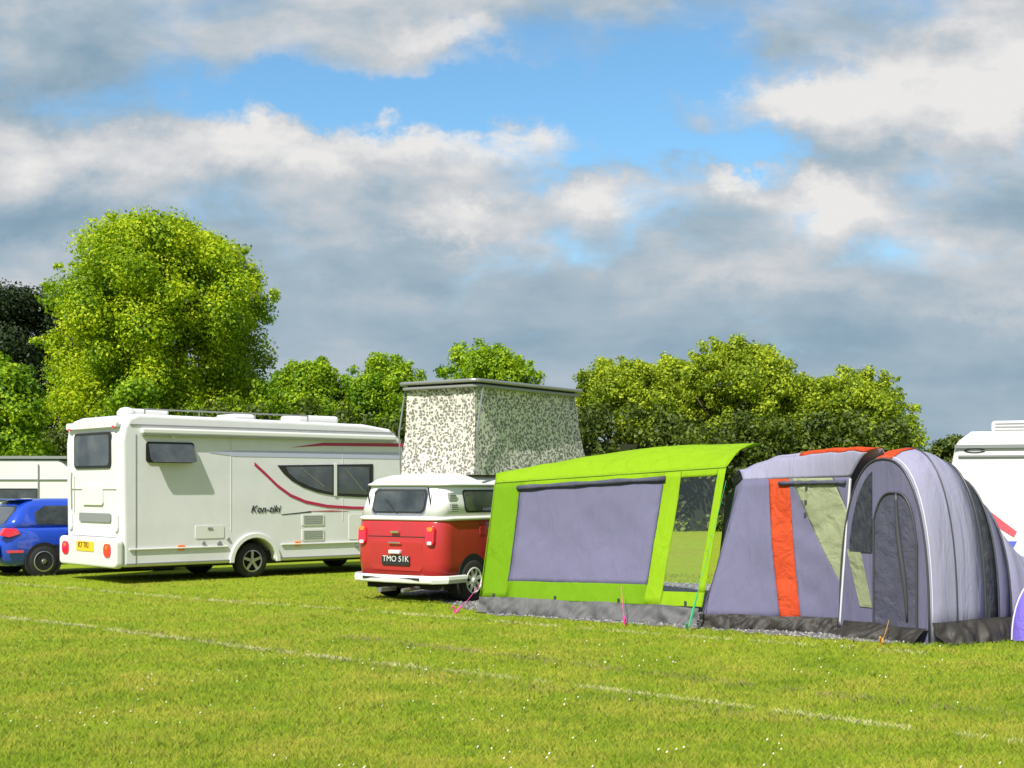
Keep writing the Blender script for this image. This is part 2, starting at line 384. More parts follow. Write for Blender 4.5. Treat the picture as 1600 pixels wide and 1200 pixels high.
# ------------------------------------------------------------------ ground, gravel, mown lines
g = MB().grid(lambda a, b: (-400+800*a, -60+960*b, 0), 8, 8).build('grass_field', M_ground); struct(g)
def inpoly(x, y, poly):
    r = np.zeros(len(x), bool); n = len(poly); j = n-1
    for i in range(n):
        xi, yi = poly[i]; xj, yj = poly[j]
        c = ((yi > y) != (yj > y)) & (x < (xj-xi)*(y-yi)/(yj-yi+1e-9)+xi); r ^= c; j = i
    return r
pit1 = [(-.60, 19.2), (-.35, 18.35), (.6, 17.8), (2.2, 16.55), (3.1, 15.9), (4.2, 14.95), (4.8, 14.85), (7.5, 17.8), (7, 22), (2, 25), (-2, 22.5)]
def rough_edge(poly, n=12, a=.12):
    out = []
    for i in range(len(poly)):
        p, q = poly[i], poly[(i+1) % len(poly)]
        for k in range(n):
            t = k/n; out.append((p[0]+(q[0]-p[0])*t+random.uniform(-a, a)*.6, p[1]+(q[1]-p[1])*t+random.uniform(-a, a)))
    return out
gv = []
for nm, pit in (('gravel_pitch', pit1),):
    pr = rough_edge(pit); gv.append(pr)
    o = MB().add([(x, y, .006) for x, y in pr], [tuple(range(len(pr)))]).build(nm, M_gravel); struct(o)
def scatter(poly_test, x0, x1, y0, y1, n):
    x = rng.uniform(x0, x1, n); y = rng.uniform(y0, y1, n); k = poly_test(x, y); return x[k], y[k]
def view_keep(x, y): return np.abs(x) < .40*y+.6
# loose stones
sx, sy = scatter(lambda x, y: (inpoly(x, y, gv[0])) & view_keep(x, y), -6.5, 7.5, 14.4, 25, 60000)
n = len(sx); s = rng.uniform(.008, .022, n); a = rng.uniform(0, 6.28, n)
tet = np.array([[1, 0, 0], [-.5, .87, 0], [-.5, -.87, 0], [0, 0, .9]])
V = np.zeros((n, 4, 3)); ca, sa = np.cos(a), np.sin(a)
for i in range(4):
    V[:, i, 0] = sx+s*(tet[i, 0]*ca-tet[i, 1]*sa); V[:, i, 1] = sy+s*(tet[i, 0]*sa+tet[i, 1]*ca); V[:, i, 2] = .005+s*tet[i, 2]
F = (np.arange(n)[:, None, None]*4+np.array([[0, 1, 3], [1, 2, 3], [2, 0, 3]])[None]).reshape(-1, 3)
struct(mesh_np('loose_gravel', V.reshape(-1, 3), F, M_stones), 'stuff')

def blades(x, y, h, w, lean, m, name, z0=0.0):
    n = len(x); a = rng.uniform(0, 2*np.pi, n); la = rng.uniform(0, 2*np.pi, n)
    V = np.zeros((n, 3, 3)); dx, dy = np.cos(a)*w/2, np.sin(a)*w/2
    V[:, 0] = np.stack([x-dx, y-dy, np.full(n, z0-.005)], 1); V[:, 1] = np.stack([x+dx, y+dy, np.full(n, z0-.005)], 1)
    V[:, 2] = np.stack([x+np.cos(la)*lean*h, y+np.sin(la)*lean*h, z0+h], 1)
    return struct(mesh_np(name, V.reshape(-1, 3), np.arange(n*3).reshape(-1, 3), m), 'stuff')
def clumpy(x, y):   # slow variation of height and density
    return .5+.5*np.sin(x*1.7+np.sin(y*1.1)*2)*np.sin(y*2.3+np.sin(x*.9)*1.5)
n = 620000
yy = 8.0/(1-rng.random(n)*(1-8.0/27)); xx = rng.uniform(-1, 1, n)*(.40*yy+.5)
ing = inpoly(xx, yy, gv[0])
k = ~ing & (rng.random(n) < .55+.45*clumpy(xx, yy)); xx, yy = xx[k], yy[k]
hh = rng.uniform(.018, .042, len(xx))*(.65+.5*clumpy(xx*1.3, yy*1.3)); ww = rng.uniform(.005, .010, len(xx))*(yy/10)**.5
blades(xx, yy, hh, ww, 1.1, M_blade, 'grass_blades')
n = 5200; ty = 8.0/(1-rng.random(n)*(1-8.0/22)); tx = rng.uniform(-1, 1, n)*(.40*ty+.4)
k = ~inpoly(tx, ty, gv[0]) & (clumpy(tx*.7+2, ty*.9) > .35); tx, ty = tx[k], ty[k]
bx = np.repeat(tx, 16)+rng.normal(0, .022, len(tx)*16); by = np.repeat(ty, 16)+rng.normal(0, .022, len(tx)*16)
blades(bx, by, rng.uniform(.03, .062, len(bx)), rng.uniform(.004, .008, len(bx)), 1.0, M_blade, 'longer_grass_tufts')
# two faded pale lines mown / marked across the pitch
def mown_line(p, q, wid, dens, name, m=None):
    L = math.hypot(q[0]-p[0], q[1]-p[1]); n = int(L*dens); t = rng.random(n)
    ux, uy = (q[0]-p[0])/L, (q[1]-p[1])/L; off = rng.normal(0, wid/2, n)
    gap = np.sin(t*L*5.2+np.sin(t*L*1.7)*1.5)+.45*np.sin(t*L*13) > -.75
    t, off = t[gap], off[gap]
    wob = .05*np.sin(t*L*.8)
    blades(p[0]+ux*t*L-uy*(off+wob), p[1]+uy*t*L+ux*(off+wob), rng.uniform(.02, .045, len(t)), rng.uniform(.008, .016, len(t)), 1.3, m or M_straw, name)
mown_line((-6.83, 17.97), (3.6, 9.1), .055, 360, 'pale_mown_line')
mown_line((-9.6, 24.5), (4.3, 14.0), .06, 170, 'pale_mown_line')
# worn wheel tracks, dry and brownish
M_worn = leaf_mat('worn_dry_grass', (.16, .14, .05), (.24, .20, .09), (.30, .25, .14), .15, 1.2)
mown_line((-1.95, 15.6), (4.2, 9.9), .16, 260, 'worn_track', M_worn)
mown_line((-4.6, 16.2), (2.4, 9.6), .2, 150, 'worn_track', M_worn)
# daisies
n = 420; dy = rng.uniform(8.1, 15, n); dx = rng.uniform(-1, 1, n)*(.40*dy+.3)
k = (clumpy(dx*.8+1, dy*.8) > .52) & ~inpoly(dx, dy, gv[0]); dx, dy = dx[k], dy[k]; n = len(dx)
V = np.zeros((n, 6, 3)); s = rng.uniform(.004, .0075, n)
for i in range(6):
    a = i*math.pi/3; V[:, i] = np.stack([dx+s*math.cos(a), dy+s*math.sin(a), .035+.006*math.sin(a+1)+0*dx], 1)
o = mesh_np('daisies', V.reshape(-1, 3), np.arange(n*6).reshape(-1, 6), M_daisy); struct(o, 'stuff')

# ------------------------------------------------------------------ trees
rng = np.random.default_rng(21)
def crown(clumps, leaf, n_per, name, m, parent, squash=.8):
    """clumps: array (k,4) centre and radius; small leaf quads over and inside each clump"""
    cl = np.asarray(clumps); k = len(cl)
    idx = np.repeat(np.arange(k), np.maximum(8, (n_per*cl[:, 3]**2).astype(int))); n = len(idx)
    d = rng.normal(size=(n, 3)); d /= np.linalg.norm(d, axis=1)[:, None]
    rr = cl[idx, 3]*(1-.6*rng.random(n)**2)*rng.uniform(.7, 1.3, n)
    p = cl[idx, :3]+d*rr[:, None]*np.array([1, 1, squash])
    nrm = d*.9+rng.normal(size=(n, 3))*.55+np.array([0, 0, .35]); nrm /= np.linalg.norm(nrm, axis=1)[:, None]
    t = np.cross(nrm, rng.normal(size=(n, 3))); t /= np.linalg.norm(t, axis=1)[:, None]; b = np.cross(nrm, t)
    s = leaf*rng.uniform(.6, 1.35, n)[:, None]
    V = np.stack([p-t*s*.5, p+b*s*.33+nrm*s*.06, p+t*s*.5, p-b*s*.33+nrm*s*.06], 1)
    return mesh_np(name, V.reshape(-1, 3), np.arange(n*4).reshape(-1, 4), m, parent)
def make_tree(kind, x, y, prof, depth, label, leafm, clump_r, leaf, n_per, count, twigs=0, group='trees behind the campsite', name='leafy_tree', trunk=True):
    """prof: list of (height, left, right) offsets in metres from x, lowest first"""
    root = empty(name, (x, y, 0), 0, label, 'tree', group)
    hs = [q[0] for q in prof]; cl = []
    def span(h):
        return np.interp(h, hs, [q[1] for q in prof]), np.interp(h, hs, [q[2] for q in prof])
    tries = 0
    while len(cl) < count and tries < count*20:
        tries += 1
        h = hs[0]+(hs[-1]-hs[0])*((tries*.8191725+rng.random()*.06) % 1); l, r = span(h); w = (r-l)/2; c = (l+r)/2
        a = 2*math.pi*tries*.6710436+rng.normal(0, .3); q = ((tries*.5497005+rng.random()*.1) % 1)**.42
        rad = rng.uniform(*clump_r)
        if w < .3*rad: continue
        ww = max(.05, w-rad*.75)
        px = c+math.cos(a)*q*ww; py = math.sin(a)*q*min(depth, ww*1.1)
        cl.append((px, py, min(h, hs[-1]-rad*.7), rad))
    for i in range(twigs):   # thin shoots that stick out of the outline
        h = rng.uniform(hs[0]+.5*(hs[-1]-hs[0]), hs[-1]); l, r = span(h)
        cl.append((rng.uniform(l, r), rng.uniform(-.5, .5)*depth*.6, h+rng.uniform(.0, .45), rng.uniform(.16, .34)))
    crown(cl, leaf, n_per, 'crown', leafm, root)
    if trunk:
        H = hs[-1]; tb = MB()
        tb.tube([(0, 0, -.1), (.05, 0, H*.12), (-.06, .05, H*.3), (.05, 0, H*.55), (0, 0, H*.8)], [H*.034, H*.026, H*.021, H*.012, H*.004], 10)
        for i in range(9):
            c0 = cl[int(rng.integers(0, len(cl)))]; z0 = H*rng.uniform(.18, .5)
            tb.tube([(0, 0, z0), (c0[0]*.45, c0[1]*.45, z0+(c0[2]-z0)*.55+.2), (c0[0]*.9, c0[1]*.9, max(z0+.2, c0[2]))], [H*.011, H*.007, H*.003], 7)
        tb.build('trunk', M_bark, root, smooth=True)
    return root
def px2(px, Y): return (px-800)*Y/2105
def hz(py, Y): return 1.75+(760-py)*Y/2105
def profile(Y, pts, cx):
    x0 = px2(cx, Y); return [(max(.2, hz(py, Y)), px2(l, Y)-x0, px2(r, Y)-x0) for py, l, r in pts]
make_tree('a', px2(262, 60), 60, profile(60, [(740, 100, 420), (660, 72, 420), (590, 60, 430), (520, 66, 442), (460, 82, 436), (415, 108, 402), (385, 124, 376), (362, 140, 340), (348, 180, 312)], 262), 5.0,
          'tall rounded bright green broadleaf tree towering behind the white motorhome', LEAF['bright'], (.5, 1.35), .15, 1150, 270, 90)
make_tree('b', px2(20, 70), 70, profile(70, [(740, -130, 130), (600, -140, 140), (520, -120, 120), (475, -90, 95), (450, -60, 60)], 20), 5.0,
          'dark green tree at far left edge behind the tall bright tree', LEAF['dark'], (.6, 1.3), .20, 700, 110, 30)
make_tree('c', px2(10, 48), 48, profile(48, [(740, -60, 95), (680, -60, 90), (630, -50, 75), (590, -30, 45), (570, -10, 22)], 10), 2.0,
          'yellow green bush above the low caravan at the left edge', LEAF['mid'], (.3, .6), .17, 900, 60, 8, name='leafy_bush')
make_tree('d', px2(210, 50), 50, profile(50, [(740, 150, 270), (670, 150, 268), (625, 165, 252), (592, 190, 232)], 210), 1.6,
          'small bright bush showing above the roof at the motorhome rear', LEAF['mid'], (.28, .5), .16, 900, 45, 6, name='leafy_bush')
mids = [
    (478, 58, [(740, 380, 575), (650, 385, 570), (618, 400, 556), (592, 420, 530), (572, 448, 505)], 'mid', 'first low green tree right of the tall rounded tree', 30),
    (602, 58, [(740, 510, 700), (640, 512, 696), (606, 530, 676), (586, 556, 652), (568, 590, 630)], 'mid', 'low green tree just left of the raised spotted camper roof', 30),
    (757, 57, [(740, 650, 880), (630, 660, 872), (590, 678, 846), (565, 698, 815), (545, 728, 780)], 'mid', 'bright green tree rising straight behind the raised spotted camper roof', 28),
    (965, 57, [(740, 860, 1080), (640, 866, 1076), (604, 890, 1050), (584, 920, 1020), (572, 948, 990)], 'olive', 'olive green tree with wispy shoots just right of the raised camper roof', 38),
    (1060, 58.5, [(740, 960, 1170), (640, 966, 1160), (600, 990, 1130), (576, 1020, 1098), (566, 1040, 1076)], 'olive', 'shorter olive tree squeezed left of the tallest olive tree', 30),
    (1150, 56, [(740, 1030, 1290), (660, 1030, 1284), (600, 1050, 1260), (565, 1080, 1222), (542, 1112, 1190)], 'olive', 'tallest olive green tree above the grey tunnel tent', 50),
    (1250, 58, [(740, 1150, 1350), (650, 1156, 1340), (615, 1180, 1320), (594, 1210, 1290)], 'olive', 'low olive tree filling the dip right of the tallest one', 30),
    (1330, 57, [(740, 1220, 1462), (690, 1224, 1448), (645, 1236, 1428), (612, 1256, 1404), (590, 1286, 1372)], 'olive', 'broad olive tree at the right end of the tree line', 40),
]
for px, Y, pr, kind, lab, tw in mids:
    make_tree('m', px2(px, Y), Y, profile(Y, pr, px), 2.6, lab, LEAF[kind], (.22, .75), .135, 1350, 125, tw*2)
for px, Y, pr, lab in ((1492, 95, [(740, 1440, 1560), (710, 1444, 1556), (698, 1455, 1530), (684, 1475, 1508)], 'distant dark tree showing left of the white caravan roof'),):
    make_tree('f', px2(px, Y), Y, profile(Y, pr, px), 2.5, lab, LEAF['hedge'], (.5, .9), .26, 420, 50)
hedge_specs = [(-60, 330, 655, 54, 'dark hedge running behind the motorhome'), (330, 700, 628, 54, 'dark hedge between the motorhome and the raised camper roof'),
               (700, 1060, 632, 54, 'dark hedge behind the raised camper roof'), (1060, 1440, 640, 53, 'dark hedge behind the grey tunnel tent')]
for l, r, top, Y, lab in hedge_specs:
    x0, x1, H = px2(l, Y), px2(r, Y), hz(top, Y)
    root = empty('hedge', ((x0+x1)/2, Y, 0), 0, lab, 'hedge', 'hedge along the back of the field')
    half = (x1-x0)/2; cl = []
    for i in range(int(half*2*11)):
        cl.append((rng.uniform(-half-.2, half+.2), rng.uniform(-1.0, .8), rng.uniform(.3, H-.35)+rng.normal(0, .15), rng.uniform(.4, .75)))
    crown(cl, .19, 420, 'foliage', LEAF['hedge'], root)
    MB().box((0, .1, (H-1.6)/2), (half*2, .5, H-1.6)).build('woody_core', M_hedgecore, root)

# ------------------------------------------------------------------ white motorhome
def motorhome():
    root = empty('motorhome', (-6.95, 24.0, -0.04), R(42), 'large white motorhome with red swoosh stripe parked beside the blue car', 'motorhome')
    w = 2.36; yR, yL = 0.0, w       # right side (towards us) at y=0
    def arch(cx, r, z0, n=12): return [(cx+r*math.cos(math.pi*(1-k/n)), z0+r*math.sin(math.pi*(1-k/n))) for k in range(n+1)]
    prof = [(.03, .34)] + arch(2.72, .47, .34) + arch(6.05, .45, .34) + [(7.0, .34), (7.15, .5), (7.15, .95), (6.98, 1.12), (6.45, 1.3), (6.4, 1.36), (6.35, 2.4), (6.25, 2.75), (5.95, 2.98), (5.3, 3.06), (.32, 3.10), (.14, 3.03), (.04, 2.86), (0, 2.6)]
    MB().prism(prof, lambda x, z: (x, yR, z), lambda x, z: (x, yL, z)).build('body', M_white, root, bevel=.07, seg=4)
    MB().box((3.4, w/2, .42), (5.9, w-.3, .25)).build('chassis', M_under, root)
    S = lambda off: (lambda t, z: (t, yR-off, z))
    B = lambda off: (lambda y, z: (-off, y, z))
    # side window with its top hung pane propped open
    fr = MB().prism(rrect(.46, 1.42, 2.22, 2.60, .06), S(-.005), S(.022)).build('side_window', M_rub, root)
    MB().prism(rrect(.50, 1.38, 2.26, 2.56, .05), S(.015), S(.026)).build('window_opening', M_under, fr)
    pane = MB()
    pane.prism(rrect(.49, 1.39, 0, .36, .05), lambda t, h: (t, -.03-h*.40, 2.57-h*.92), lambda t, h: (t, -.047-h*.40, 2.56-h*.92))
    pane.build('window_pane', M_glass, fr)
    for x in (.6, 1.28): MB().tube([(x, -.02, 2.3), (x, -.13, 2.32)], .008, 6).build('window_stay', M_metal, fr)
    # cab and lounge glazing with its drooping lower edge
    low = [(2.74, 2.27), (2.98, 2.08), (3.25, 1.85), (3.55, 1.66), (3.9, 1.53), (4.4, 1.44), (5.0, 1.40), (5.7, 1.38), (6.25, 1.38)]
    inn = [(3.22, 2.20), (3.34, 2.06), (3.55, 1.90), (3.82, 1.77), (4.15, 1.67), (4.6, 1.60), (5.2, 1.57), (5.5, 1.57)]
    out = inn + [(5.5, 2.25)]
    cw = MB().prism(out, S(-.004), S(.014)).build('cab_window', M_rub, root)
    for gl in ([(3.40, 2.17), (3.48, 2.04), (3.68, 1.90), (3.98, 1.78), (4.30, 1.70), (4.50, 1.67), (4.50, 2.19)], [(4.64, 1.65), (5.4, 1.62), (5.4, 2.19), (4.64, 2.19)]):
        MB().prism(gl, S(.012), S(.019)).build('glass', M_glass, cw)
    for x in (4.57,): MB().prism([(x-.035, 1.60), (x+.035, 1.60), (x+.035, 2.24), (x-.035, 2.24)], S(.0), S(.022)).build('window_pillar', M_white2, cw)
    # pale curtain edge and grab rails seen in the glass
    for q in (((3.75, -.022, 2.15), (4.3, -.022, 1.78)), ((4.8, -.022, 2.15), (5.25, -.022, 1.7))): MB().tube(q, .010, 6).build('blind_cord', M_metal, cw)
    # red swoosh: along the droop, and a second above the glazing
    sw = MB(); pts = [(p[0]-.03, p[1]-.05) for p in low[:8]]
    ring0 = [(t, -.010, z+.035) for t, z in pts]; ring1 = [(t, -.010, z-.03*(1-.05*i)) for i, (t, z) in enumerate(pts)]
    sw.prism([(p[0], p[2]) for p in ring0]+[(p[0], p[2]) for p in ring1[::-1]], S(-.003), S(.009))
    sw.build('lower_stripe', M_maroon, root)
    MB().prism([(3.55, 2.555), (4.3, 2.60), (6.3, 2.62), (6.3, 2.69), (4.3, 2.66)], S(-.003), S(.009)).build('upper_stripe', M_maroon, root)
    MB().prism([(3.9, 1.30), (4.5, 1.285), (4.9, 1.29), (4.5, 1.31)], S(-.003), S(.006)).build('thin_stripe', M_maroon, root)
    MB().prism([(1.75, 2.42), (2.3, 2.36), (6.3, 2.36), (6.3, 2.50), (2.3, 2.47)], S(-.003), S(.006)).build('tinted_band', M_lilacg, root)
    # awning cassette along the eaves, roof furniture
    aw = MB().box((3.2, -.045, 2.79), (5.7, .10, .11)).build('awning_cassette', M_white2, root, bevel=.03)
    MB().box((3.2, -.052, 2.725), (5.66, .085, .016)).build('shadow_gap', M_greypl, aw)
    MB().box((3.1, -.008, 2.90), (5.9, .016, .02)).build('roof_trim', M_greypl, root)
    for x, sx_, h in ((1.0, .75, .14), (3.0, .5, .12), (4.75, 1.0, .15)):
        MB().box((x, 1.2, 3.10+h/2), (sx_, .7, h)).build('roof_hatch', M_white2, root, bevel=.05)
    MB().lathe([(.17, 0), (.165, .07), (.11, .14), (.02, .165)], (.45, .75, 3.09), 'z', 20).build('satellite_dome', M_white2, root, smooth=True)
    rr = MB()
    for y in (.12,): rr.tube([(.5, y, 3.19), (4.0, y, 3.19)], .016, 6)
    for x in (.5, 1.6, 2.8, 4.0): rr.tube([(x, .12, 3.05), (x, .12, 3.19)], .014, 6)
    rr.build('roof_rail', M_metal, root)
    # seam, skirt line, lockers, vents, lamps along the side
    MB().box((.27, -.002, 1.55), (.016, .012, 2.35)).build('panel_seam', M_greypl, root)
    
    for x, l in ((1.13, 2.0), (4.55, 2.5)): MB().box((x, -.02, .66), (l, .03, .03)).build('skirt_moulding', M_white2, root, bevel=.008)
    
    for x, l in ((1.13, 2.1), (4.5, 2.4)): MB().box((x, -.012, .40), (l, .024, .02)).build('skirt_gap', M_greypl, root)
    ar = MB(); o = [(2.72+q*math.cos(math.pi*(1-k/16)), .34+q*math.sin(math.pi*(1-k/16))) for q, ks in ((.56, range(17)), (.465, range(16, -1, -1))) for k in ks]
    ar.prism(o, S(-.01), S(.045)); ar.build('wheel_arch', M_white2, root, bevel=.012)
    for (x0, x1, z0, z1) in ((1.45, 2.05, .82, 1.06), (4.9, 5.55, .72, 1.22)):
        d = MB().prism(rrect(x0, x1, z0, z1, .03), S(-.003), S(.010)).build('locker_door', M_white2, root)
        MB().box(((x0+x1)/2, -.014, z1-.05), (.10, .02, .03)).build('latch', M_greypl, d)
    for (x0, z0) in ((3.78, 1.02), (3.78, .72)):
        v = MB().prism(rrect(x0, x0+.52, z0, z0+.22, .02), S(-.003), S(.014)).build('fridge_vent', M_white2, root)
        vb = MB()
        for i in range(5): vb.box((x0+.26, -.016, z0+.04+i*.036), (.44, .01, .012))
        vb.build('vent_slats', M_greypl, v)
    for (x, z, r) in ((1.62, .74, .035), (1.95, .72, .05), (2.14, .80, .03), (5.1, .58, .04)):
        MB().lathe([(r, 0), (r, -.02), (r*.7, -.028)], (x, 0, z), 'y', 16).build('filler_cap', M_greypl, root)
    for x in (1.16, 3.68):
        MB().prism(rrect(x-.07, x+.07, .62, .71, .02), S(-.004), S(.024)).build('side_marker_lamp', M_lampamb, root)
    for i, s_ in enumerate(['Kon-tiki']):
        text_obj('side_lettering', s_, .20, M_ink, root, Matrix.Translation((2.62, -.008, 1.25)) @ Matrix.Rotation(R(90), 4, 'X'), shear=.3)
    MB().prism([(3.35, 1.235), (4.0, 1.275), (4.0, 1.30), (3.3, 1.245)], S(-.003), S(.006)).build('lettering_swoosh', M_ink, root)
    for t in (2.2, 4.75): MB().box((t, -.002, 1.9), (.010, .010, 1.6) if t > 4 else (.010, .010, 1.9)).build('panel_joint', M_greyp, root)
    MB().prism(rrect(5.75, 6.3, .62, 1.28, .05), S(-.003), S(.008)).build('cab_step_panel', M_white2, root)
    for z in (.9, 1.75): MB().box((-.006, w/2, z), (.012, 1.9, .012)).build('rear_joint', M_greyp, root)
    MB().lathe([(.05, 0), (.05, -.03)], (1.0, 0, 2.70), 'y', 12).build('awning_lamp', M_lampwht, root)
    for y in (.25, 2.1): MB().box((-.03, y, 2.86), (.05, .10, .04)).build('marker_lamp', M_lampred, root)
    MB().tube([(-.05, 1.98, 1.35), (-.06, 1.98, 1.9), (-.05, 1.98, 2.05)], .014, 6).build('grab_handle', M_greypl, root)
    # rear wall
    fr = MB().prism(rrect(.42, 1.95, 2.12, 2.78, .10), B(-.01), B(.02)).build('rear_window', M_rub, root)
    MB().prism(rrect(.47, 1.90, 2.17, 2.73, .08), B(.012), B(.03)).build('glass', M_glass, fr)
    MB().prism(rrect(.12, 2.24, 2.86, 2.98, .05), B(-.01), B(.05)).build('rear_spoiler', M_white2, root)
    MB().prism(rrect(.45, 1.75, 1.14, 1.30, .04), B(-.01), B(.010)).build('rear_panel_recess', M_greypl, root)
    MB().prism(rrect(.75, 1.6, 1.45, 1.8, .05), B(-.01), B(.02)).build('rear_locker', M_white2, root)
    bp = MB().prism(rrect(-.02, 2.38, .32, .86, .10), B(-.03), B(.13)).build('rear_bumper', M_white2, root, bevel=.05, seg=3)
    pl = MB().prism(rrect(.86, 1.58, .60, .78, .02), B(.12), B(.142)).build('number_plate', M_plateY, bp)
    text_obj('plate_lettering', 'K7 TKI', .15, M_ink, bp, Matrix.Translation((-.146, 1.49, .635)) @ Matrix.Rotation(R(-90), 4, 'Z') @ Matrix.Rotation(R(90), 4, 'X'), depth=.002)
    for y in (.30, 2.06):
        lm = MB().prism(rrect(y-.14, y+.14, .52, .76, .10), B(.12), B(.148)).build('rear_lamp', M_lampred, root)
        MB().lathe([(.07, 0), (.07, .02)], (0, 0, 0), 'z', 12)
        MB().prism(rrect(y-.05, y+.05, .66, .73, .03), B(.146), B(.155)).build('indicator_lens', M_lampamb, lm)
        for z in (1.02, .95):
            pass
    for y in (.22, 2.14):
        MB().prism(rrect(y-.07, y+.07, .98, 1.32, .06), B(-.01), B(.02)).build('high_rear_lamp', M_lampwht, root)
    wheel(root, (2.72, .20, .36), .34, .24, -1, 5)
    wheel(root, (2.72, w-.20, .36), .34, .24, 1, 5)
    wheel(root, (6.05, .20, .36), .34, .24, -1, 5)
    wheel(root, (6.05, w-.20, .36), .34, .24, 1, 5)
motorhome()

# ------------------------------------------------------------------ blue car
def blue_car():
    th = R(42); root = empty('parked_car', (-9.75, 25.75, -.03), th, 'shiny blue hatchback parked at the left edge beside the motorhome', 'car')
    w = 1.76
    def ring(z, x0, x1, ins, r, n=5):
        pts = []
        for cx, cy, a0 in ((x1-r, w-ins-r, 0), (x0+r, w-ins-r, 90), (x0+r, ins+r, 180), (x1-r, ins+r, 270)):
            for k in range(n+1):
                a = R(a0+90*k/n); pts.append((cx+r*math.cos(a), cy+r*math.sin(a), z))
        return pts
    MB().loft([ring(.24, .12, 4.1, .10, .25), ring(.36, .03, 4.18, .03, .28), ring(.58, 0, 4.2, 0, .3), ring(.78, .04, 4.17, .0, .3), ring(.90, .08, 4.0, .03, .3), ring(.97, .12, 3.8, .07, .3)]).build('body', M_blue, root, smooth=True)
    MB().loft([ring(.95, .12, 3.3, .08, .25), ring(1.12, .22, 3.0, .13, .25), ring(1.36, .38, 2.55, .22, .25), ring(1.48, .52, 2.3, .28, .25), ring(1.54, .85, 1.95, .42, .25)]).build('cabin', M_blue, root, smooth=True)
    def sy(z): return np.interp(z, [.95, 1.12, 1.36, 1.48], [.08, .13, .22, .28])
    S = lambda off: (lambda t, z: (t, float(sy(z))-off, z))
    MB().prism([(.72, 1.04), (1.5, 1.02), (1.5, 1.40), (.92, 1.40), (.70, 1.26)], S(-.02), S(.012)).build('side_window', M_glass, root)
    MB().prism([(1.58, 1.02), (2.72, 1.0), (2.2, 1.40), (1.58, 1.41)], S(-.02), S(.012)).build('side_window', M_glass, root)
    def rx(z): return np.interp(z, [.95, 1.12, 1.36, 1.48], [.12, .22, .38, .52])
    B = lambda off: (lambda y, z: (float(rx(z))-off, y, z))
    MB().prism(rrect(.32, w-.32, 1.05, 1.40, .08), B(-.03), B(.012)).build('rear_window', M_glass, root)
    MB().box((.56, w/2, 1.52), (.35, 1.1, .03)).build('roof_spoiler', M_blue, root, bevel=.012)
    for y0, s_ in ((-.004, -1), (w+.004, 1)):
        tl = MB()
        tl.prism([(-.02, .84), (.14, .80), (.36, .86), (.30, .96), (.08, .98)], lambda t, z: (t, y0-s_*.16, z), lambda t, z: (t, y0+s_*(.006 if t > .1 else -.03), z))
        tl.build('tail_lamp', M_lampred, root, bevel=.01)
    MB().box((-.02, w/2, .52), (.1, 1.5, .30)).build('rear_bumper', M_blue, root, bevel=.05, seg=3)
    MB().prism(rrect(.1, .42, .50, .55, .015), lambda t, z: (t, .03, z), lambda t, z: (t, -.012, z)).build('bumper_reflector', M_lampred, root)
    MB().box((2.1, -.004, .62), (2.2, .02, .035)).build('door_moulding', M_rub, root)
    for x in (1.35, 2.35): MB().box((x, -.002, .86), (.18, .03, .03)).build('door_handle', M_blue, root, bevel=.008)
    for x in (.82, 3.38): MB().lathe([(.36, .0), (.36, .3)], (x, -.006, .33), 'y', 28).build('wheel_well', M_under, root)
    for x in (.82, 3.38):
        wheel(root, (x, .09, .32), .32, .2, -1, 6); wheel(root, (x, w-.09, .32), .32, .2, 1, 6)
    MB().box((2.1, w/2, .30), (3.7, 1.4, .14)).build('underbody', M_under, root)
blue_car()

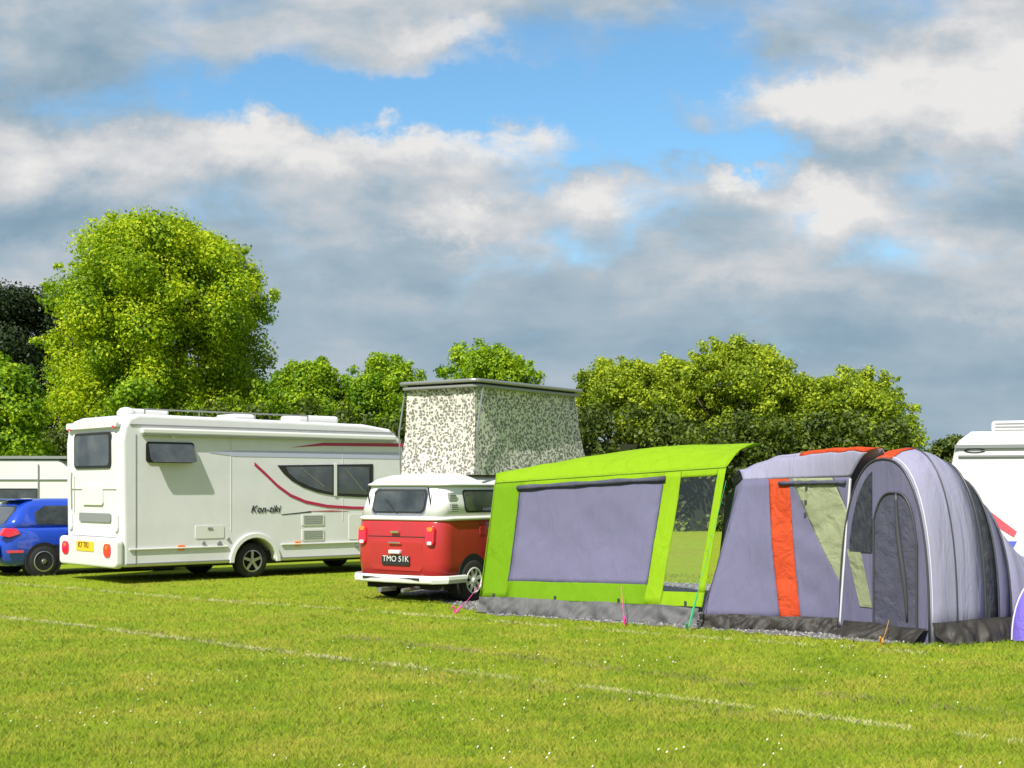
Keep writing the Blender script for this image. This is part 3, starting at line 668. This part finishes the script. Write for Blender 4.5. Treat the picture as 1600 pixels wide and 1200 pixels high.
# ------------------------------------------------------------------ red and white camper van with raised roof
def camper():
    root = empty('camper_van', (-1.04, 19.9, 0), R(55), 'vintage red and white camper van with tall spotted pop-top roof raised', 'camper van')
    w = 1.74; yc = w/2
    def ring(z, x0, x1, hw, r, n=6):
        pts = []
        for cx, cy, a0 in ((x1-r, yc+hw-r, 0), (x0+r, yc+hw-r, 90), (x0+r, yc-hw+r, 180), (x1-r, yc-hw+r, 270)):
            for k in range(n+1):
                a = R(a0+90*k/n); pts.append((cx+r*math.cos(a), cy+r*math.sin(a), z))
        return pts
    low = [(.30, .10, 4.38, .79, .2), (.36, .04, 4.44, .84, .24), (.6, 0, 4.5, .868, .26), (1.0, .0, 4.5, .87, .26), (1.20, .02, 4.46, .862, .26), (1.24, .03, 4.45, .855, .26)]
    MB().loft([ring(*q) for q in low]).build('body', M_red, root, smooth=True)
    MB().loft([ring(1.235, .015, 4.46, .868, .26), ring(1.25, 0, 4.48, .885, .27), ring(1.275, 0, 4.48, .885, .27), ring(1.30, .03, 4.44, .85, .26)]).build('belt_line', M_cream, root, smooth=True)
    up = [(1.29, .03, 4.44, .85, .24), (1.5, .08, 4.33, .815, .24), (1.72, .15, 4.18, .765, .24), (1.76, .165, 4.14, .755, .24)]
    MB().loft([ring(*q) for q in up]).build('upper_body', M_cream, root, smooth=True)
    MB().loft([ring(1.755, .15, 4.16, .775, .25), ring(1.765, .11, 4.2, .805, .27), ring(1.785, .11, 4.2, .805, .27), ring(1.80, .15, 4.14, .77, .25), ring(1.86, .22, 4.05, .71, .25), ring(1.92, .40, 3.9, .58, .25), ring(1.95, .7, 3.6, .40, .22), ring(1.958, 1.2, 3.1, .25, .2)]).build('roof', M_cream, root, smooth=True)
    zz = [1.29, 1.5, 1.72, 1.76]
    def hwid(z): return float(np.interp(z, zz, [q[3] for q in up]))
    def rearx(z): return float(np.interp(z, zz, [q[1] for q in up]))
    S = lambda off: (lambda t, z: (t, yc-hwid(z)-off, z))
    B = lambda off: (lambda y, z: (rearx(z)-off, y, z))
    S2 = lambda off: (lambda t, z: (t, yc-.868-off, z))
    # tailgate window
    fr = MB().prism(rrect(yc-.52, yc+.52, 1.34, 1.71, .09), B(-.02), B(.012)).build('rear_window', M_rub, root)
    MB().prism(rrect(yc-.49, yc+.49, 1.37, 1.68, .08), B(.005), B(.018)).build('glass', M_glass, fr)
    for x0, x1 in ((.62, 1.50), (1.62, 2.55), (2.68, 3.5)):
        fr = MB().prism(rrect(x0, x1, 1.35, 1.70, .07), S(-.02), S(.012)).build('side_window', M_rub, root)
        MB().prism(rrect(x0+.03, x1-.03, 1.38, 1.67, .06), S(.005), S(.018)).build('glass', M_glass, fr)
    # engine air louvres at the rear quarter
    for z0 in (1.37, 1.53):
        v = MB().prism(rrect(.27, .45, z0, z0+.12, .015), S(-.01), S(.006)).build('air_louvre', M_greypl, root)
        lb = MB()
        for i in range(4): lb.box((.36, yc-hwid(z0+.06)-.010, z0+.02+i*.027), (.16, .018, .010))
        lb.build('louvre_fins', M_cream, v)
    # rear of the lower body
    RB = lambda off: (lambda y, z: (float(np.interp(z, [.3, .36, .6, 1.0, 1.2], [.10, .04, 0, 0, .02]))-off, y, z))
    MB().prism(rrect(yc-.56, yc+.56, .985, .997, .004), RB(-.01), RB(.004)).build('tailgate_gap', M_rub, root)
    lid = MB().prism(rrect(yc-.50, yc+.50, .47, .93, .07), RB(-.02), RB(.010)).build('engine_lid', M_red, root, bevel=.008)
    pl = MB().prism(rrect(yc-.27, yc+.27, .56, .70, .015), RB(.008), RB(.022)).build('number_plate', M_ink, root)
    text_obj('plate_lettering', 'TMO 51K', .125, M_plateW, pl, Matrix.Translation((-.026, yc+.25, .59)) @ Matrix.Rotation(R(-90), 4, 'Z') @ Matrix.Rotation(R(90), 4, 'X'), depth=.002)
    MB().box((-.03, yc, .76), (.07, .22, .06)).build('plate_lamp', M_cream, root, bevel=.015)
    MB().prism([q for q in rrect(yc-.51, yc+.51, 1.33, 1.72, .09)]+[q for q in rrect(yc-.535, yc+.535, 1.31, 1.735, .10)][::-1], B(-.03), B(.010)).build('window_trim', M_chrome, root)
    for y in (yc-.60, yc+.60): MB().box((float(rearx(1.5))-.004, y, 1.5), (.02, .012, .48), ry=R(-12)).build('tailgate_seam', M_rub, root)
    for t in (1.56, 2.62): MB().box((t, yc-.872, .82), (.012, .012, .8)).build('door_seam', M_rub, root)
    MB().prism(rrect(.95, 1.12, 1.0, 1.14, .02), S2(-.01), S2(.010)).build('fuel_flap', M_red, root)
    MB().tube([(-.045, yc-.12, .90), (-.045, yc+.12, .90)], .012, 6).build('lid_catch', M_chrome, root)
    MB().tube([(float(rearx(1.34))-.03, yc, 1.34), (float(rearx(1.55))-.03, yc+.28, 1.56)], .007, 6).build('rear_wiper', M_rub, root)
    MB().box((-.035, yc, 1.06), (.03, .16, .035)).build('tailgate_handle', M_chrome, root, bevel=.008)
    for s_ in (-1, 1):
        y = yc+s_*.665
        l = MB().prism(rrect(y-.075, y+.075, .86, 1.16, .07), RB(-.06), RB(.035)).build('tail_lamp', M_lampred, root, bevel=.012)
        MB().prism(rrect(y-.05, y+.05, 1.08, 1.145, .03), RB(.03), RB(.042)).build('indicator_lens', M_lampamb, l)
        MB().prism(rrect(y-.04, y+.04, .88, .93, .02), RB(.03), RB(.042)).build('reversing_lens', M_lampwht, l)
    bpts = [(.55, yc-.90, .36), (.10, yc-.89, .36), (-.07, yc-.75, .36), (-.11, yc-.4, .36), (-.12, yc, .36), (-.11, yc+.4, .36), (-.07, yc+.75, .36), (.10, yc+.89, .36), (.45, yc+.9, .36)]
    rings = [[(p[0]+d[0]*(-1 if abs(p[1]-yc) < .8 else .3), p[1]+d[0]*(0 if abs(p[1]-yc) < .8 else (1 if p[1] > yc else -1)), p[2]+d[1]) for d in ((0, -.065), (.025, -.05), (.035, 0), (.025, .05), (0, .065), (-.015, 0))] for p in bpts]
    MB().loft(rings).build('rear_bumper', M_cream, root, bevel=.01)
    MB().tube([(-.13, yc-.55, .37), (-.13, yc+.55, .37)], .02, 6).build('bumper_strip', M_rub, root)
    MB().tube([(.3, yc-.3, .22), (-.22, yc-.3, .20)], .03, 8).build('exhaust_pipe', M_metal, root); MB().box((-.1, yc+.1, .2), (.35, .08, .06)).build('tow_bar', M_metal, root)
    MB().box((2.2, yc, .27), (4.0, 1.5, .16)).build('underbody', M_under, root)
    S2 = lambda off: (lambda t, z: (t, yc-.868-off, z))
    for x in (.78, 3.35): MB().lathe([(.37, 0), (.37, .25)], (x, yc-.874, .36), 'y', 28).build('wheel_well', M_under, root)
    for x in (.78, 3.35):
        wheel(root, (x, yc-.80, .32), .32, .18, -1, 8, rimm=M_cream); wheel(root, (x, yc+.76, .32), .32, .18, 1, 8, rimm=M_cream)
    # raised roof: spotted canvas walls under a thin lid
    z0, z1 = 1.93, 3.30
    def can(a, b, k):
        x = 1.02+3.28*a; fl = .06*math.sin(b*math.pi)
        return x
    wall = MB()
    base = [(1.0, .14), (1.0, w-.14), (4.32, w-.14), (4.32, .14)]; top = [(1.10, .20), (1.10, w-.20), (3.98, w-.20), (3.98, .20)]
    rings = []
    for j in range(9):
        b = j/8; rg = []
        for i in range(4):
            p0, p1 = base[i], base[(i+1) % 4]; q0, q1 = top[i], top[(i+1) % 4]
            for k in range(10):
                t = k/10
                x = (p0[0]+(p1[0]-p0[0])*t)*(1-b)+(q0[0]+(q1[0]-q0[0])*t)*b; y = (p0[1]+(p1[1]-p0[1])*t)*(1-b)+(q0[1]+(q1[1]-q0[1])*t)*b
                sag = -.05*math.sin(b*math.pi)*math.sin(t*math.pi)+.012*math.sin(t*22+b*9)
                cx, cy = x-2.5, y-yc; l = math.hypot(cx, cy); x += cx/l*sag; y += cy/l*sag
                rg.append((x, y, z0+(z1-z0)*b))
        rings.append(rg)
    wall.loft(rings).build('pop_top_canvas', M_spot, root, smooth=False)
    MB().prism(rrect(1.0, 4.08, .10, w-.10, .12), lambda x, y: (x, y, 3.29), lambda x, y: (x, y, 3.34)).build('pop_top_lid', M_greypl, root, bevel=.015)
    MB().prism(rrect(.96, 4.12, .06, w-.06, .14), lambda x, y: (x, y, 3.365), lambda x, y: (x, y, 3.42)).build('pop_top_edge', M_metal, root, bevel=.02)
    MB().prism(rrect(1.06, 4.02, .16, w-.16, .12), lambda x, y: (x, y, 3.335), lambda x, y: (x, y, 3.37)).build('pop_top_seal', M_rub, root)
    for y in (.09, w-.09): MB().tube([(1.05, y, 1.95), (1.0, y, 2.6), (1.16, y, 3.3)], .014, 6).build('lifting_strut', M_metal, root)
camper()

# ------------------------------------------------------------------ cloth helpers
from mathutils import noise as mn
def bil(p00, p10, p11, p01, bulge=(0, 0, 0), wr=.012, seed=0.):
    P = [Vector(p) for p in (p00, p10, p11, p01)]; bv = Vector(bulge)
    nrm = (P[1]-P[0]).cross(P[3]-P[0]).normalized()
    def fn(a, b, off=0):
        p = P[0]*(1-a)*(1-b)+P[1]*a*(1-b)+P[2]*a*b+P[3]*(1-a)*b
        e = math.sin(math.pi*a)*math.sin(math.pi*b)
        ripple = 2.6*mn.noise((p.x*2.2+seed*7, p.z*1.5, p.y*1.5))+1.6*mn.noise((p.x*5+p.z*3.5, p.z*1.6-p.x, seed*3))+.8*mn.noise((p.x*9-p.z*6, p.z*5, seed))
        return p+bv*e+nrm*(wr*ripple*max(e, 0)**.4+off)
    return fn
def strip(fn, a0, a1, b0, b1, off=0, nu=14, nv=18):
    """part of a cloth wall between two slanting edges a0(b), a1(b)"""
    A0 = a0 if callable(a0) else (lambda b: a0); A1 = a1 if callable(a1) else (lambda b: a1)
    return MB().grid(lambda s_, t: fn(A0(b0+(b1-b0)*t)+(A1(b0+(b1-b0)*t)-A0(b0+(b1-b0)*t))*s_, b0+(b1-b0)*t, off), nu, nv)
def skirt(pts, h, flare, m, parent, name='mud_skirt', out=None, n=40):
    """crumpled strip lying out from the foot of a wall"""
    P = [Vector((*p, 0)) for p in pts]; seg = [(P[i+1]-P[i]).length for i in range(len(P)-1)]; T = sum(seg)
    def at(t):
        d = t*T
        for i, l in enumerate(seg):
            if d <= l or i == len(seg)-1: return P[i].lerp(P[i+1], d/l), (P[i+1]-P[i]).normalized()
            d -= l
    def fn(a, b):
        p, t = at(a); o = Vector((t.y, -t.x, 0))
        rp = .5+.9*mn.noise((a*T*2.3, b*.8, h*9)); rq = mn.noise((a*T*6+b*1.5, b*1.2, 5.5))+.8*mn.noise((a*T*14-b*2.5, b*1.5, 2.2))
        r = flare*(1-b)**1.3*(.45+.9*rp)+.045*rq*(1-b*b)+.015
        z = .012+h*b*(.92+.10*rp)+max(0, .05*rq+.04*rp)*(1-b)*b*4*.6
        return p+o*r+Vector((0, 0, z))
    return MB().grid(fn, n*2, 9).build(name, m, parent, smooth=True)

# ------------------------------------------------------------------ lime green awning beside the camper
A, Bq = (-.45, 18.75), (2.36, 17.0)
def lime_awning():
    root = empty('drive_away_awning', (0, 0, 0), 0, 'lime green awning with lilac grey front panel pitched against the camper van', 'awning')
    front = bil((*A, 0), (*Bq, 0), (2.80, 17.6, 2.0), (-.24, 19.2, 1.80), (0.03, .06, 0), .014, .4)
    rear = lambda a: Vector((-.15+1.6*a, 20.9+2.4*a, 1.83+.05*a))
    ridge = lambda a: Vector((-.20+3.62*a, 19.9-1.4*a, 1.86+.47*math.sin(min(1, a*1.25)*math.pi/2)))
    # lime frame of the front wall (left margin, right leg, foot band, head)
    f = strip(front, 0, .12, .11, 1); f2 = strip(front, .75, .82, .11, 1); f3 = strip(front, .12, .75, .11, .24); f4 = strip(front, .12, .75, .95, 1, nv=3); f5 = strip(front, .82, 1, .11, .20)
    f6 = strip(front, .97, 1, .20, 1); f7 = strip(front, .82, .97, .95, 1, nv=3); f2.add(f6.v, f6.f); f2.add(f7.v, f7.f)
    for q in (f4, f5): f2.add(q.v, q.f)
    f2.build('front_wall', M_lime, root, smooth=True, solid=.006)
    f.build('side_margin', M_green, root, smooth=True, solid=.006); f3.build('foot_band', M_green, root, smooth=True, solid=.006)
    strip(front, .12, .75, .24, .95, -.002, 24, 24).build('window_panel', M_lilac, root, smooth=True, solid=.006)
    strip(front, .82, .97, .20, .95, -.002).build('clear_window', M_clear, root, smooth=True)
    MB().tube([front(.11+.65*i/10, .945, .022) for i in range(11)], [.035+.008*math.sin(i*2.1) for i in range(11)], 8).build('rolled_blind', M_door, root, smooth=True)
    for a in (.12, .75):
        MB().tube([front(a, .24+.70*i/8, .008) for i in range(9)], .007, 6).build('zip', M_door, root)
    rf = MB().grid(lambda a, b: front(a, 1).lerp(ridge(a), b)+Vector((0, -.06*math.sin(b*math.pi), .11*math.sin(b*math.pi)+.05*mn.noise((a*7, b*2, 3.1))*math.sin(b*math.pi))), 50, 14)
    rb = MB().grid(lambda a, b: ridge(a).lerp(rear(a), b)-Vector((0, 0, .05*math.sin(b*math.pi))), 30, 8); rf.add(rb.v, rb.f)
    rf.build('roof', M_lime, root, smooth=True, solid=.006)
    left = bil((*A, .2), (-.1, 20.9, .2), (-.12, 20.9, 1.83), (-.24, 19.2, 1.80), (0, 0, 0), .008, 2)
    MB().grid(lambda a, b: left(a, b), 10, 12).build('end_wall', M_lime, root, smooth=True, solid=.006)
    skirt([A, (.5, 18.15), (1.4, 17.6), Bq], .22, .10, M_gskirt, root, n=90)
    for a in (0, .82): MB().tube([front(a, .11+.88*i/12, .005) for i in range(13)], .007, 6).build('seam', M_limed, root)
    MB().tube([front(i/20, 1, .006) for i in range(21)], .011, 6).build('eave_seam', M_limed, root)
    for i in range(4): MB().box(front(.06+.29*i, .12, .012), (.03, .015, .09)).build('peg_tab', M_pole, root)
lime_awning()

# ------------------------------------------------------------------ grey tunnel tent with orange stripe
def tunnel_tent():
    root = empty('tunnel_tent', (0, 0, 0), 0, 'big lilac grey tunnel tent with orange stripe and dark arched door', 'tent')
    Gp, Hp = Vector((3.93, 16.12, 0)), Vector((4.62, 14.92, 0)); ctr = (Gp+Hp)/2
    e = (Hp-Gp).normalized(); ax = Vector((-e.y, e.x, 0)); HW = (Hp-Gp).length/2
    def hoop(d, hw, h, n=28, p=.78):
        out = []
        for k in range(n+1):
            a = math.pi*(1-k/n); c, s_ = math.cos(a), math.sin(a)
            out.append(ctr+ax*d+e*(hw/.91*HW*math.copysign(abs(c)**.85, c))+Vector((0, 0, h*max(s_, 0)**p)))
        return out
    spec = [(0, .91, 2.06), (.2, .94, 2.16), (.4, .96, 2.19), (.62, .97, 2.15), (.85, .97, 2.05), (1.08, .96, 1.87), (1.3, .95, 1.62)]
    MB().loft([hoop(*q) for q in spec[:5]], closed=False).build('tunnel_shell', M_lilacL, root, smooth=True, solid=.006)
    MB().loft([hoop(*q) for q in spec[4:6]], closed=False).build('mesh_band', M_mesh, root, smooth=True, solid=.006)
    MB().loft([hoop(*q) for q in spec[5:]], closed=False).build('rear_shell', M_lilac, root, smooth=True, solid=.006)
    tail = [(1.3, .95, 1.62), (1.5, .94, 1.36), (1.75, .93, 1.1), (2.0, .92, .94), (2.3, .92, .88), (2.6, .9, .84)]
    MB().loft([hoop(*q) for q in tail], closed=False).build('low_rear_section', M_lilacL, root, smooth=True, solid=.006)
    for d, hw, h, r in ((-.005, .92, 2.07, .012), (.4, .967, 2.198, .010), (.85, .977, 2.058, .014), (1.08, .967, 1.878, .012), (1.3, .957, 1.628, .012)):
        MB().tube(hoop(d, hw, h), r, 8).build('hoop_sleeve', M_pole, root, smooth=True)
    MB().loft([hoop(q[0], q[1]+.012, q[2]+.014)[8:16] for q in spec[:3]], closed=False).build('orange_crown', M_orange, root, smooth=True, solid=.004)
    MB().tube(hoop(.05, .925, 2.095), .006, 6).build('piping', M_piping, root, smooth=True)
    # end face: lilac surround, mesh window, arched door
    def ht(u, ins): # height of the hoop above position u, less an inset
        c = min(1, abs(u)/(HW-ins)); c = c**(1/.85); s_ = math.sqrt(max(0, 1-c*c)); return (2.06-ins)*s_**.78
    EF = lambda off: (lambda u, z: ctr+e*u-ax*off+Vector((0, 0, z)))
    oh = [((p-ctr).dot(e), p.z) for p in hoop(0, .905, 2.055)]
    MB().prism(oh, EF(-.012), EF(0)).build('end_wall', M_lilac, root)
    us = np.linspace(-.53, -.17, 14); msh = [(u, ht(u, .10)) for u in us]+[(-.17, .98), (-.53, .98)]
    MB().prism(msh, EF(-.004), EF(.012)).build('mesh_window', M_mesh, root)
    def door_top(u): return min(ht(u, .10), 1.68*max(0, 1-abs((u-.18)/.44)**3.0)**.5 if abs(u-.18) < .44 else 0)
    us = np.linspace(-.13, .53, 34); dr = [(u, max(.06, door_top(u))) for u in us]+[(.53, .06), (-.13, .06)]
    dr = [p for i, p in enumerate(dr) if i == 0 or (abs(p[0]-dr[i-1][0])+abs(p[1]-dr[i-1][1])) > 1e-4]
    d = MB().prism(dr, EF(-.004), EF(.014)).build('door', M_door, root)
    zp = [p for p in dr if p[1] > .07]
    MB().tube([EF(.02)(*p) for p in [(-.13, .08)]+zp+[(.53, .08)]], .013, 6).build('door_zip', M_pole, d)
    MB().tube([EF(.022)(.22+.16*t-.02*math.sin(t*6), 1.68-1.45*t) for t in np.linspace(0, 1, 14)], [.012+.022*math.sin(math.pi*t) for t in np.linspace(0, 1, 14)], 7).build('door_flap_roll', M_pole, d, smooth=True)
    MB().prism([(-.58, 1.0), (-.36, 1.0), (-.17, .34), (-.36, .34)], EF(-.004), EF(.010)).build('sage_panel', M_olive, root)
    # front room left of the tunnel
    front = bil((2.33, 16.75, 0), (3.92, 16.14, 0), (4.02, 16.0, 1.86), (2.96, 17.25, 1.84), (.02, .05, 0), .016, 1.3)
    sL = lambda b: .60-.35*b; sR = lambda b: .745-.295*b
    oL = lambda b: 1-.53*(b-.30)/.70 if b > .30 else 1
    oR = lambda b: 1-.16*(b-.78)/.22 if b > .78 else 1
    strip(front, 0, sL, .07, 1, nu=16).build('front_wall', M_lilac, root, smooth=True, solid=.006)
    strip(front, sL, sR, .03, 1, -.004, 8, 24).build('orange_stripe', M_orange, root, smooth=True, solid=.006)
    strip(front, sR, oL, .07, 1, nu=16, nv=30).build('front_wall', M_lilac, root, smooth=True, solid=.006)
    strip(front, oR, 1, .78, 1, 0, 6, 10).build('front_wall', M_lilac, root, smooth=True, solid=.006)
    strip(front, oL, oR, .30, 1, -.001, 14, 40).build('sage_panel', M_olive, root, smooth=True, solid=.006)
    MB().tube([front(.36+.6*i/10, .965, .02) for i in range(11)], [.026+.006*math.sin(i*2.7) for i in range(11)], 8).build('rolled_blind', M_door, root, smooth=True)
    for i, (a, b) in enumerate(((.62, .93), (.63, .84), (.64, .76))):
        MB().box(front(a, b, .012), (.03, .015, .05)).build('toggle', M_pole, root)
    MB().tube([front(1, .03+.96*i/8, .006) for i in range(9)], .016, 6).build('corner_piping', M_piping, root)
    rid = lambda a: Vector((2.95+1.34*a, 18.0-2.40*a, 1.86+.33*math.sin(min(1, a*1.35)*math.pi/2)))
    def roof(a, b): return front(a, 1).lerp(rid(a), b)+Vector((0, -.05*math.sin(b*math.pi), .13*math.sin(b*math.pi)+.04*mn.noise((a*8, b*2, 7.7))*math.sin(b*math.pi)))
    MB().grid(lambda a, b: roof(a, b*.5), 30, 10).build('roof', M_lilacL, root, smooth=True, solid=.006)
    MB().grid(lambda a, b: roof(.0+.5*a, .5+.5*b), 14, 8).build('roof', M_lilacL, root, smooth=True, solid=.006)
    MB().grid(lambda a, b: roof(.5+.5*a, .5+.5*b), 14, 8).build('orange_roof_panel', M_orange, root, smooth=True, solid=.006)
    back = lambda a: Vector((3.2+1.9*a, 19.2-2.2*a, 1.3))
    MB().grid(lambda a, b: rid(a).lerp(back(a), b), 14, 6).build('rear_roof', M_lilacL, root, smooth=True, solid=.006)
    MB().grid(lambda a, b: back(a).lerp(Vector((back(a).x+.2, back(a).y+.3, 0)), b), 14, 6).build('rear_wall', M_lilac, root, smooth=True, solid=.006)
    lft = bil((2.33, 16.75, 0.05), (2.9, 19.3, .05), (3.0, 18.9, 1.6), (2.96, 17.25, 1.84), (0, 0, 0), .01, 3)
    MB().grid(lambda a, b: lft(a, b), 10, 12).build('end_wall', M_lilac, root, smooth=True, solid=.006)
    skirt([(2.33, 16.75), (3.1, 16.44), (3.9, 16.1)], .17, .10, M_skirt, root, n=60)
    q = [ctr-e*HW*.9, ctr+e*HW]; q2 = [ctr+e*(HW+.03)+ax*s_ for s_ in (.0, .5, 1.1, 1.8, 2.9)]
    skirt([(p.x, p.y) for p in q], .16, .26, M_skirt, root, n=90)
    skirt([(p.x, p.y) for p in q2], .24, .24, M_skirt, root, n=130)
tunnel_tent()

# ------------------------------------------------------------------ guy ropes, each with its peg
def guy(top, foot, col, name, label):
    m = mat(name, col, .6)
    root = empty('guy_rope', (*foot, 0), 0, label, 'guy rope', 'guy ropes pegged around the tents')
    t = Vector(top)-Vector((*foot, 0))
    MB().tube([t, t*.5+Vector((0, 0, -.02)), t*.12], .0035, 6).build('rope', m, root)
    MB().tube([t*.24, t*.13, t*.03], [.010, .017, .013], 6).build('webbing', m, root)
    pb = MB(); d = Vector((t.x, t.y, 0)).normalized()*-1
    pb.tube([Vector((0, 0, -.02)), d*.03+Vector((0, 0, .10))], .012, 6); pb.tube([d*.03+Vector((0, 0, .10)), d*.065+Vector((0, 0, .085))], .010, 6)
    pb.build('peg', m, root)
guy((-.42, 18.74, .42), (-.78, 18.55), (.70, .05, .30), 'pink_cord', 'pink guy rope pegged below the rear wheel of the camper van')
guy((1.42, 17.55, .45), (1.42, 16.95), (.75, .04, .25), 'magenta_cord', 'magenta guy rope pegged in front of the lime awning panel')
guy((2.75, 17.3, 1.82), (2.12, 16.25), (.02, .30, .10), 'green_cord', 'green guy rope and peg between the lime awning and grey tent')
guy((4.35, 15.5, .25), (4.05, 14.8), (.55, .28, .05), 'ochre_cord', 'ochre guy rope pegged in front of the dark tent door')

# ------------------------------------------------------------------ caravans and the things at the edges
def caravan(loc, rz, L_, H_, wd, label, panel, rear=True, group='caravans parked round the pitches'):
    root = empty('caravan', loc, rz, label, 'caravan', group)
    prof = [(0, .42), (.9*L_*.5-.38, .42), (.9*L_*.5-.3, .72), (.9*L_*.5+.3, .72), (.9*L_*.5+.38, .42), (L_, .42), (L_+.06, 1.2), (L_-.1, H_-.25), (L_-.35, H_), (.28, H_), (.07, H_-.16), (0, H_-.5)]
    MB().prism(prof, lambda x, z: (x, 0, z), lambda x, z: (x, wd, z)).build('body', panel, root, bevel=.06, seg=3)
    S = lambda off: (lambda t, z: (t, -off, z)); Bk = lambda off: (lambda y, z: (-off, y, z))
    return root, S, Bk
r1, S, Bk = caravan((6.42, 19.7, 0), R(-20), 5.5, 2.55, 2.2, 'white caravan at the right edge behind the grey tunnel tent', M_white2)
MB().prism([(.42, 1.30), (.86, 1.02), (.90, 1.10), (.50, 1.42)], S(-.004), S(.008)).build('red_marking', mat('pink_red_graphic', (.62, .10, .13), .4), r1)
MB().prism([(.55, .86), (.85, .86), (.90, .96), (.60, .96)], S(-.004), S(.008)).build('blue_marking', mat('blue_graphic', (.10, .14, .62), .4), r1)
t_ = MB().box((2.6, -.02, 2.33), (5.1, .04, .05)).build('awning_rail', M_greypl, r1)
MB().box((2.7, -.015, 2.19), (5.2, .03, .025)).build('side_moulding', M_greypl, r1)
fr = MB().prism(rrect(1.0, 2.3, 1.40, 2.0, .1), S(-.01), S(.02)).build('side_window', M_rub, r1)
MB().prism(rrect(1.05, 2.25, 1.45, 1.95, .08), S(.012), S(.028)).build('glass', M_glass, fr)
em = MB(); em.prism([(.33+.15*math.cos(a), 2.27+.035*math.sin(a)) for a in np.linspace(R(20), R(340), 20)]+[(.33+.11*math.cos(a), 2.27+.02*math.sin(a)) for a in np.linspace(R(340), R(20), 20)], S(-.004), S(.008)); em.build('maker_emblem', M_ink, r1)
MB().prism([(.0, 1.95), (.08, 1.95), (.42, .85), (.30, .85)], S(-.004), S(.008)).build('side_stripe', M_maroon, r1)
MB().prism(rrect(.26, .40, .82, .96, .04), S(-.004), S(.03)).build('side_lamp', M_lampred, r1)
MB().prism(rrect(.16, .34, .60, .70, .02), S(-.004), S(.02)).build('reflector_plate', M_plateY, r1)
ac = MB().box((.9, .8, 2.63), (.7, .7, .18)).build('roof_vent', M_white2, r1, bevel=.05)
va = MB()
for i in range(3): va.box((.9, .445, 2.58+i*.05), (.6, .02, .012))
va.build('vent_slats', M_greypl, ac)
wheel(r1, (2.48, .14, .33), .33, .2, -1, 5); wheel(r1, (2.48, 2.06, .33), .33, .2, 1, 5)
r2, S, Bk = caravan((-16.5, 33.2, 0), R(3), 5.6, 2.42, 2.2, 'low pale grey caravan at the left edge behind the blue car', M_greyp)
for x0, x1 in ((3.1, 4.75),):
    fr = MB().prism(rrect(x0, x1, 1.38, 1.70, .05), S(-.01), S(.02)).build('side_window', M_rub, r2)
    MB().prism(rrect(x0+.04, x1-.04, 1.42, 1.66, .04), S(.012), S(.028)).build('glass', M_glass, fr)
MB().box((2.8, -.02, 1.92), (5.4, .03, .02)).box((4.75, -.02, 1.5), (.02, .03, 1.6)).build('panel_seam', M_greypl, r2)
MB().box((2.8, 1.1, 2.47), (5.3, 2.3, .07)).build('roof_edge', M_greypl, r2)
wheel(r2, (2.52, .14, .33), .33, .2, -1, 5); wheel(r2, (2.52, 2.06, .33), .33, .2, 1, 5)

# purple pop-up shelter at the right edge
ps = empty('pop_up_shelter', (6.06, 15.2, 0), 0, 'purple pop up shelter cut off by the right edge of the picture', 'shelter')
def dome(a, b):
    an = 2*math.pi*a; q = math.sin(b*math.pi/2)
    r = .42*math.cos(b*math.pi/2)**.8
    return (r*math.cos(an), r*math.sin(an)*.8, .02+.72*q+.01*math.sin(an*9)*(1-b))
MB().grid(dome, 40, 12).build('shell', M_purple, ps, smooth=True)
MB().prism([(.18*math.cos(a), .30+.26*math.sin(a)) for a in np.linspace(0, 6.1, 20)], lambda u, z: (u*.6, -.22, z), lambda u, z: (u*.6, -.30, z)).build('doorway', M_door, ps)
MB().tube([dome(.5*0+0, b) for b in np.linspace(0, 1, 10)]+[dome(.5, b) for b in np.linspace(1, 0, 10)], .012, 6).build('hoop', M_piping, ps)
